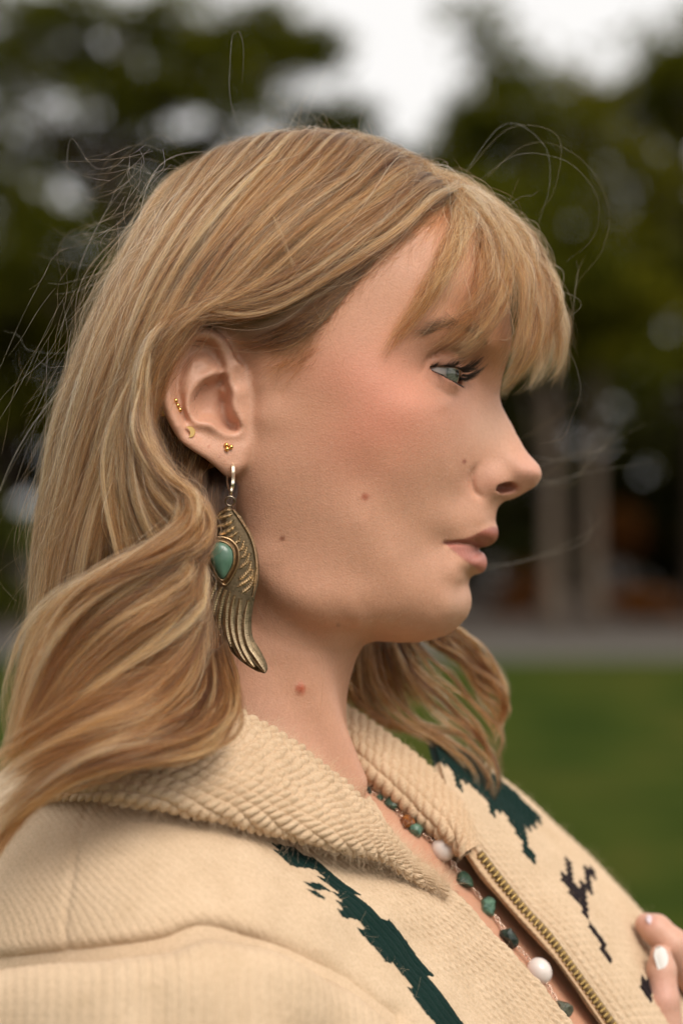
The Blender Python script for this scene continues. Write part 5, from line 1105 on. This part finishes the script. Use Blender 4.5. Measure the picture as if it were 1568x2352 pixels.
SWEEP = [
 [(380,765,-86),(332,880,-91),(326,985,-94),(374,1085,-99),(446,1134,-103),(450,1170,-106),(440,1200,-110),(420,1216,-115),(350,1256,-120),(250,1300,-124),(160,1350,-124),(95,1430,-122),(55,1550,-122),(35,1680,-124),(15,1800,-124)],
 [(376,770,-86),(326,890,-91),(318,1000,-94),(382,1105,-99),(440,1170,-103),(452,1212,-107),(446,1242,-111),(424,1268,-116),(340,1310,-122),(240,1360,-127),(160,1430,-128),(108,1520,-128),(72,1620,-128),(30,1720,-128),(-40,1800,-124)],
 [(390,800,-86),(338,900,-90),(330,1020,-93),(368,1130,-98),(432,1205,-103),(448,1258,-107),(440,1292,-111),(436,1326,-116),(360,1380,-122),(270,1440,-128),(188,1520,-130),(125,1600,-132),(55,1690,-132),(-30,1760,-126)],
 [(382,810,-86),(324,920,-90),(318,1040,-93),(355,1150,-97),(420,1240,-102),(452,1305,-106),(448,1345,-109),(446,1384,-113),(392,1460,-121),(300,1540,-129),(200,1612,-135),(88,1682,-135),(-40,1745,-130)],
 [(374,820,-85),(312,940,-89),(306,1070,-92),(345,1190,-96),(408,1290,-101),(452,1360,-104),(457,1440,-109),(422,1530,-120),(340,1610,-134),(220,1662,-140),(88,1722,-140),(-40,1792,-134)],
 [(366,830,-85),(300,960,-89),(296,1100,-92),(335,1230,-96),(395,1330,-100),(442,1410,-103),(453,1490,-107),(424,1580,-122),(350,1652,-138),(230,1704,-144),(88,1764,-144),(-40,1852,-138)]]
parts.append(family(SWEEP, 9500, 110, .036, 9, .32, 1.2, 3.2, .54, .21, [1, 1.2, 1.0, .9, .8, .8], collide=False, tend=(.85, 1.0), seed=6))
LOW = [
 [(520,1470,-84),(547,1560,-100),(542,1640,-120),(492,1702,-138),(402,1742,-150),(282,1762,-156),(150,1802,-156),(20,1882,-152),(-60,1962,-146)],
 [(500,1490,-92),(516,1580,-110),(500,1652,-128),(440,1704,-146),(330,1734,-156),(200,1772,-158),(80,1842,-156),(-40,1932,-148)],
 [(480,1490,-98),(480,1582,-116),(440,1652,-136),(350,1694,-152),(230,1724,-158),(100,1792,-158),(-40,1884,-152)],
 [(440,1530,-112),(400,1622,-134),(300,1684,-152),(180,1744,-156),(70,1834,-154),(-20,1954,-146),(-60,2054,-136)],
 [(380,1590,-128),(280,1692,-148),(160,1774,-154),(60,1864,-152),(0,1954,-148),(-40,2054,-141)]]
parts.append(family(LOW, 3800, 80, .10, 7, .6, .8, 2.0, .45, .22, [.7, .8, .9, .9, .9], collide=False, seed=7))
# inner hair filling the mass
INNER = [
 [(480,800,-50),(425,950,-58),(415,1100,-64),(435,1250,-68),(445,1400,-76),(430,1560,-92)],
 [(420,750,-50),(350,900,-62),(330,1080,-64),(325,1250,-68),(310,1400,-76),(270,1580,-94)],
 [(350,700,-40),(268,880,-48),(228,1060,-50),(205,1230,-52),(180,1400,-60),(130,1600,-80)],
 [(300,650,-10),(205,850,-18),(155,1050,-20),(125,1230,-22),(105,1400,-28),(60,1620,-48)],
 [(330,620,25),(240,830,25),(190,1040,20),(160,1230,15),(140,1400,0),(90,1640,-20)]]
parts2 = [family(INNER, 7500, 120, .2, 8, .35, 1.0, 2.0, .34, .18, seed=8, r=.085)]
INNER2 = [[(500,1250,-66),(440,1380,-80),(350,1480,-95),(200,1580,-105),(40,1660,-108)], [(480,1380,-78),(420,1490,-96),(320,1590,-112),(170,1680,-120),(0,1770,-124)], [(470,1470,-88),(400,1580,-112),(280,1680,-128),(130,1770,-134),(-30,1880,-132)], [(420,1500,-100),(300,1640,-125),(160,1760,-135),(40,1880,-135),(-30,2000,-130)]]
parts2.append(family(INNER2, 4200, 60, .25, 8, .4, 1.0, 2.4, .36, .18, collide=False, seed=9, r=.08))
NAPE = [[(548,1115,-60),(530,1200,-61),(514,1320,-63),(514,1440,-67),(535,1540,-80),(552,1630,-98),(520,1705,-124)], [(500,1070,-60),(490,1180,-64),(478,1300,-70),(480,1420,-76),(500,1530,-90),(516,1620,-108),(480,1695,-134)], [(470,1080,-60),(455,1200,-68),(450,1330,-76),(455,1450,-86),(465,1560,-102),(440,1660,-132)]]
parts2.append(family([[(520,1000,-62),(470,1080,-64),(455,1180,-70),(470,1300,-78)], [(470,960,-60),(430,1060,-64),(420,1180,-70),(430,1300,-80)], [(430,900,-58),(395,1030,-62),(385,1180,-70),(390,1320,-80)]], 2200, 50, .2, 5, .4, 1, 1.5, .28, .16, seed=19, minoff=2))
parts2.append(family(NAPE, 3200, 60, .2, 5, .5, .9, 1.6, .07, .08, [.6, 1, 1], seed=10))  # strands coloured very dark to carry the shade under the hair
TEMPLE = [[(860,600,-58),(760,680,-66),(660,745,-71),(570,780,-75),(500,770,-78)], [(810,650,-62),(730,720,-67),(650,775,-71),(580,800,-73),(520,800,-74)], [(770,700,-64),(720,750,-67),(650,800,-70),(590,815,-72)]]
parts2.append(family(TEMPLE, 1500, 60, .3, 1.5, .3, .8, .8, .30, .16, [.9, .8, .35], tend=(.35, 1.0), r=.045, minoff=.6, seed=11))
hl_ = catmull(np.array([(1050,452),(1000,492),(930,540),(860,596),(800,655),(748,715),(722,775),(700,815),(640,815)], float), 100); nb_ = 1300; kb = rng.integers(0, 100, nb_)
hp_ = hl_[kb] + np.stack([rng.normal(0, 14, nb_), rng.normal(0, 14, nb_)], 1); ab = math.pi - .62 + rng.normal(0, .35, nb_); Lb = rng.uniform(25, 110, nb_); cb = rng.normal(0, .35, nb_); bs = []; q0 = hp_.copy()
for k in range(8):
    v = stick(q0); v[:, 1] -= .3 + .35 * k * rng.uniform(.3, 1, nb_); bs.append(v); q0 = q0 + np.stack([np.cos(ab + cb * k / 7), np.sin(ab + cb * k / 7)], 1) * (Lb / 7)[:, None]
bs = np.stack(bs, 1)
# hair on the far side, below the chin
FAR = [
 [(985,1440,62),(1040,1432,64),(1090,1470,66),(1130,1520,68),(1160,1580,68),(1157,1640,66),(1125,1692,64)],
 [(965,1450,60),(1012,1470,62),(1062,1510,64),(1112,1560,66),(1152,1602,66),(1157,1642,66),(1130,1692,64)],
 [(905,1450,58),(930,1510,60),(970,1570,62),(1030,1630,64),(1092,1680,62),(1132,1740,58),(1142,1800,54),(1120,1862,50)],
 [(862,1440,56),(870,1520,58),(890,1590,60),(942,1650,62),(1012,1692,62),(1082,1732,60),(1132,1800,56),(1125,1862,52)],
 [(820,1430,54),(815,1520,56),(818,1590,58),(850,1638,60),(910,1668,62),(985,1700,62)],
 [(790,1430,50),(788,1540,52),(795,1610,54),(815,1648,56)]]
parts.append(family(FAR, 2300, 46, .05, 6, .6, .8, 2.0, .45, .2, [.8, .9, .7, .7, .8, .8], collide=False, tend=(.78, 1.0), seed=12, r=.08))
parts2.append(family([[(840,1440,64),(840,1540,66),(850,1640,68),(890,1650,70)], [(960,1440,72),(960,1500,74),(990,1560,76),(1030,1620,76)], [(780,1440,60),(780,1550,62),(795,1640,64)]], 1200, 20, .3, 6, .3, 1, 2, .15, .12, collide=False, seed=13, r=.09))
# single lock lying across the side
parts.append(family([[(560,335,-30),(628,500,-70),(662,600,-78),(695,680,-78),(716,728,-76)], [(585,330,-30),(640,500,-70),(668,600,-78),(700,680,-78),(712,726,-76)]], 20, 3, .5, 3, .2, .9, .9, .7, .06, r=.045, minoff=6, seed=14))
parts.append(family([[(1046,440,-8),(1000,470,-34),(950,505,-52),(880,545,-64),(800,572,-72),(720,600,-80)], [(1052,446,-8),(1010,478,-34),(956,512,-52),(884,551,-64),(806,580,-72),(730,612,-80)]], 34, 8, .5, 4, .2, 1.2, 1.2, .8, .1, r=.042, minoff=6, seed=15))
# flyaways
fly = []
def fa(pts, k=1, jit=6):
    for _ in range(k):
        a = np.array(pts, float); a[1:, :2] += rng.normal(0, jit, (len(a) - 1, 2)); a[:, 2] += rng.normal(0, 2); fly.append(catmull(P(*a.T), KH))
fa([(560,330,-10),(530,230,-14),(527,140,-16),(534,78,-16),(548,72,-16),(558,110,-14),(555,190,-10)], 1, 1)
fa([(1080,430,-5),(1180,358,-10),(1280,362,-10),(1345,405,-8),(1375,470,-5),(1358,545,0),(1300,600,0)], 1, 2)
fa([(1085,440,-5),(1200,332,0),(1290,340,5),(1365,405,8),(1398,490,10),(1380,575,10),(1330,640,10),(1308,690,8)], 1, 2)
fa([(1050,420,0),(1150,305,6),(1260,340,6),(1260,420,4),(1230,500,2)], 2, 14)
fa([(1280,800,-4),(1312,820,-6),(1335,890,-8),(1316,960,-8),(1290,1005,-8),(1240,1018,-8)], 1, 2)
fa([(1270,700,0),(1300,760,-2),(1330,640,0),(1325,600,0)], 2, 8)
fa([(650,320,0),(690,240,0),(700,222,0),(640,250,0),(590,330,0)], 2, 10)
fa([(720,310,0),(640,215,0),(600,216,0)], 1, 6); fa([(690,310,10),(740,180,10),(770,130,10)], 1, 8)
fa([(420,430,-10),(300,380,-10),(235,385,-10),(205,370,-10),(165,322,-10),(160,400,-10),(190,470,-10)], 1, 3)
fa([(400,460,-10),(330,370,-20),(280,420,-20),(230,500,-20),(200,590,-20),(160,700,-20)], 2, 10)
fa([(450,400,-5),(350,330,0),(260,375,0),(215,440,0)], 3, 14)
fa([(380,520,-20),(300,470,-30),(285,480,-30),(190,540,-30),(240,580,-30),(160,690,-30)], 2, 14)
for q_ in range(9):                                  # wisps in front of the face, far side, out of focus
    y0 = rng.uniform(930, 1500); fa([(1000, y0 + rng.normal(0, 30), 75), (1180, y0 - 10 + rng.normal(0, 20), 85), (1330, y0 - 40 + rng.normal(0, 30), 95), (1330 + rng.uniform(20, 230), y0 - 60 + rng.normal(0, 50), 105)], 1, 12)
OUTL = catmull(np.array([(1180,520),(1100,440),(1000,385),(850,325),(700,300),(580,320),(470,375),(370,465),(290,580),(230,700),(170,860),(120,1010),(95,1160),(80,1320),(60,1500)], float), 200)
for q_ in range(60):                                 # strays round the outline: leave along the flow, then curl
    k0 = int(rng.uniform(0, 150)); e = OUTL[k0]; L = rng.uniform(15, 60) if k0 < 90 else rng.uniform(30, 130); out = np.array([e[0] - 700, e[1] - 760]); out /= np.linalg.norm(out)
    flow = OUTL[min(k0 + 12, 199)] - e; flow /= np.linalg.norm(flow) + 1e-6; a0 = math.atan2(*(flow * rng.uniform(.2, 1) + out * rng.uniform(.1, .7))[::-1]); tw = rng.normal(0, .9) * 1.1; y0 = rng.uniform(-45, 25)
    p = np.array([e[0] - out[0] * 22 - flow[0] * 20, e[1] - out[1] * 22 - flow[1] * 20]); pts = [(p[0], p[1], y0)]; nseg = 7
    for k in range(1, nseg + 1):
        a_ = a0 + tw * (k / nseg) ** 1.3 - (.5 * tw * (k / nseg) ** 3 if rng.uniform() < .5 else 0); st_ = 2.2 * L / nseg; p = p + np.array([math.cos(a_), math.sin(a_)]) * st_; pts.append((p[0], p[1], y0 + rng.normal(0, 3)))
    fly.append(catmull(P(*np.array(pts).T), KH))
for q_ in range(110):                                 # fine strays lying over the side of the head, neck and temple
    x0, y0 = rng.uniform(250, 1000), rng.uniform(330, 640); ang = rng.normal(2.2, .5); L = rng.uniform(60, 260)
    pts = [(x0 + math.cos(ang + k * rng.normal(0, .18)) * L * k / 3, y0 + math.sin(ang + k * .1) * L * k / 3, -40 if k == 0 else -78 - rng.uniform(0, 6)) for k in range(4)]
    v = catmull(P(*np.array(pts).T), KH)
    for _ in range(3):
        f = head_field(v); m = f < 8
        if m.any(): v[m] += head_field.grad(v[m], 1.6) * np.clip(8 - f[m], 0, 12)[:, None]
    fly.append(v)
for q_ in range(70):                                 # long strays on the left edge
    x0, y0 = rng.uniform(100, 340), rng.uniform(560, 1350); L = rng.uniform(120, 420); ang = rng.normal(1.95, .22); b = rng.normal(0, .3); yy = rng.uniform(-95, -20); pts = [(x0, y0, yy)]; p = np.array([x0, y0])
    for k in range(1, 7):
        a_ = ang + b * math.sin(k * 1.1 + q_); p = p + np.array([math.cos(a_), math.sin(a_)]) * L / 6; pts.append((p[0], p[1], yy + rng.normal(0, 3)))
    fly.append(catmull(P(*np.array(pts).T), KH))
for pts in ([(620,1400,-56),(650,1450,-58),(720,1500,-56),(740,1580,-54),(720,1650,-52),(680,1680,-52)], [(590,1390,-58),(625,1480,-58),(620,1600,-58)], [(790,820,-74),(770,900,-76),(800,980,-74)], [(720,700,-76),(770,800,-76),(815,900,-74),(830,960,-74)], [(800,1560,-40),(840,1620,-30),(835,1680,-20),(800,1720,-20)]):
    for _ in range(2): fa(pts, 1, 7)
fly = np.array(fly)
hair = None
def add(name, ps, mat):
    return hair_obj(name, np.concatenate([p[0] for p in ps]), np.concatenate([p[1] for p in ps]), mat, person, np.concatenate([p[2] for p in ps]))
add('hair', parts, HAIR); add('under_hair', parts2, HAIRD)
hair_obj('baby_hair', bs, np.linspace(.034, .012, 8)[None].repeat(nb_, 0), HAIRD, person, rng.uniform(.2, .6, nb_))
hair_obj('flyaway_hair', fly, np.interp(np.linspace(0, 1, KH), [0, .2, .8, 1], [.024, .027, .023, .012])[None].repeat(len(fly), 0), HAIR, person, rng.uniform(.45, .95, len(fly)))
print('hair', sum(len(p[0]) for p in parts + parts2), round(time.time() - T0, 1))
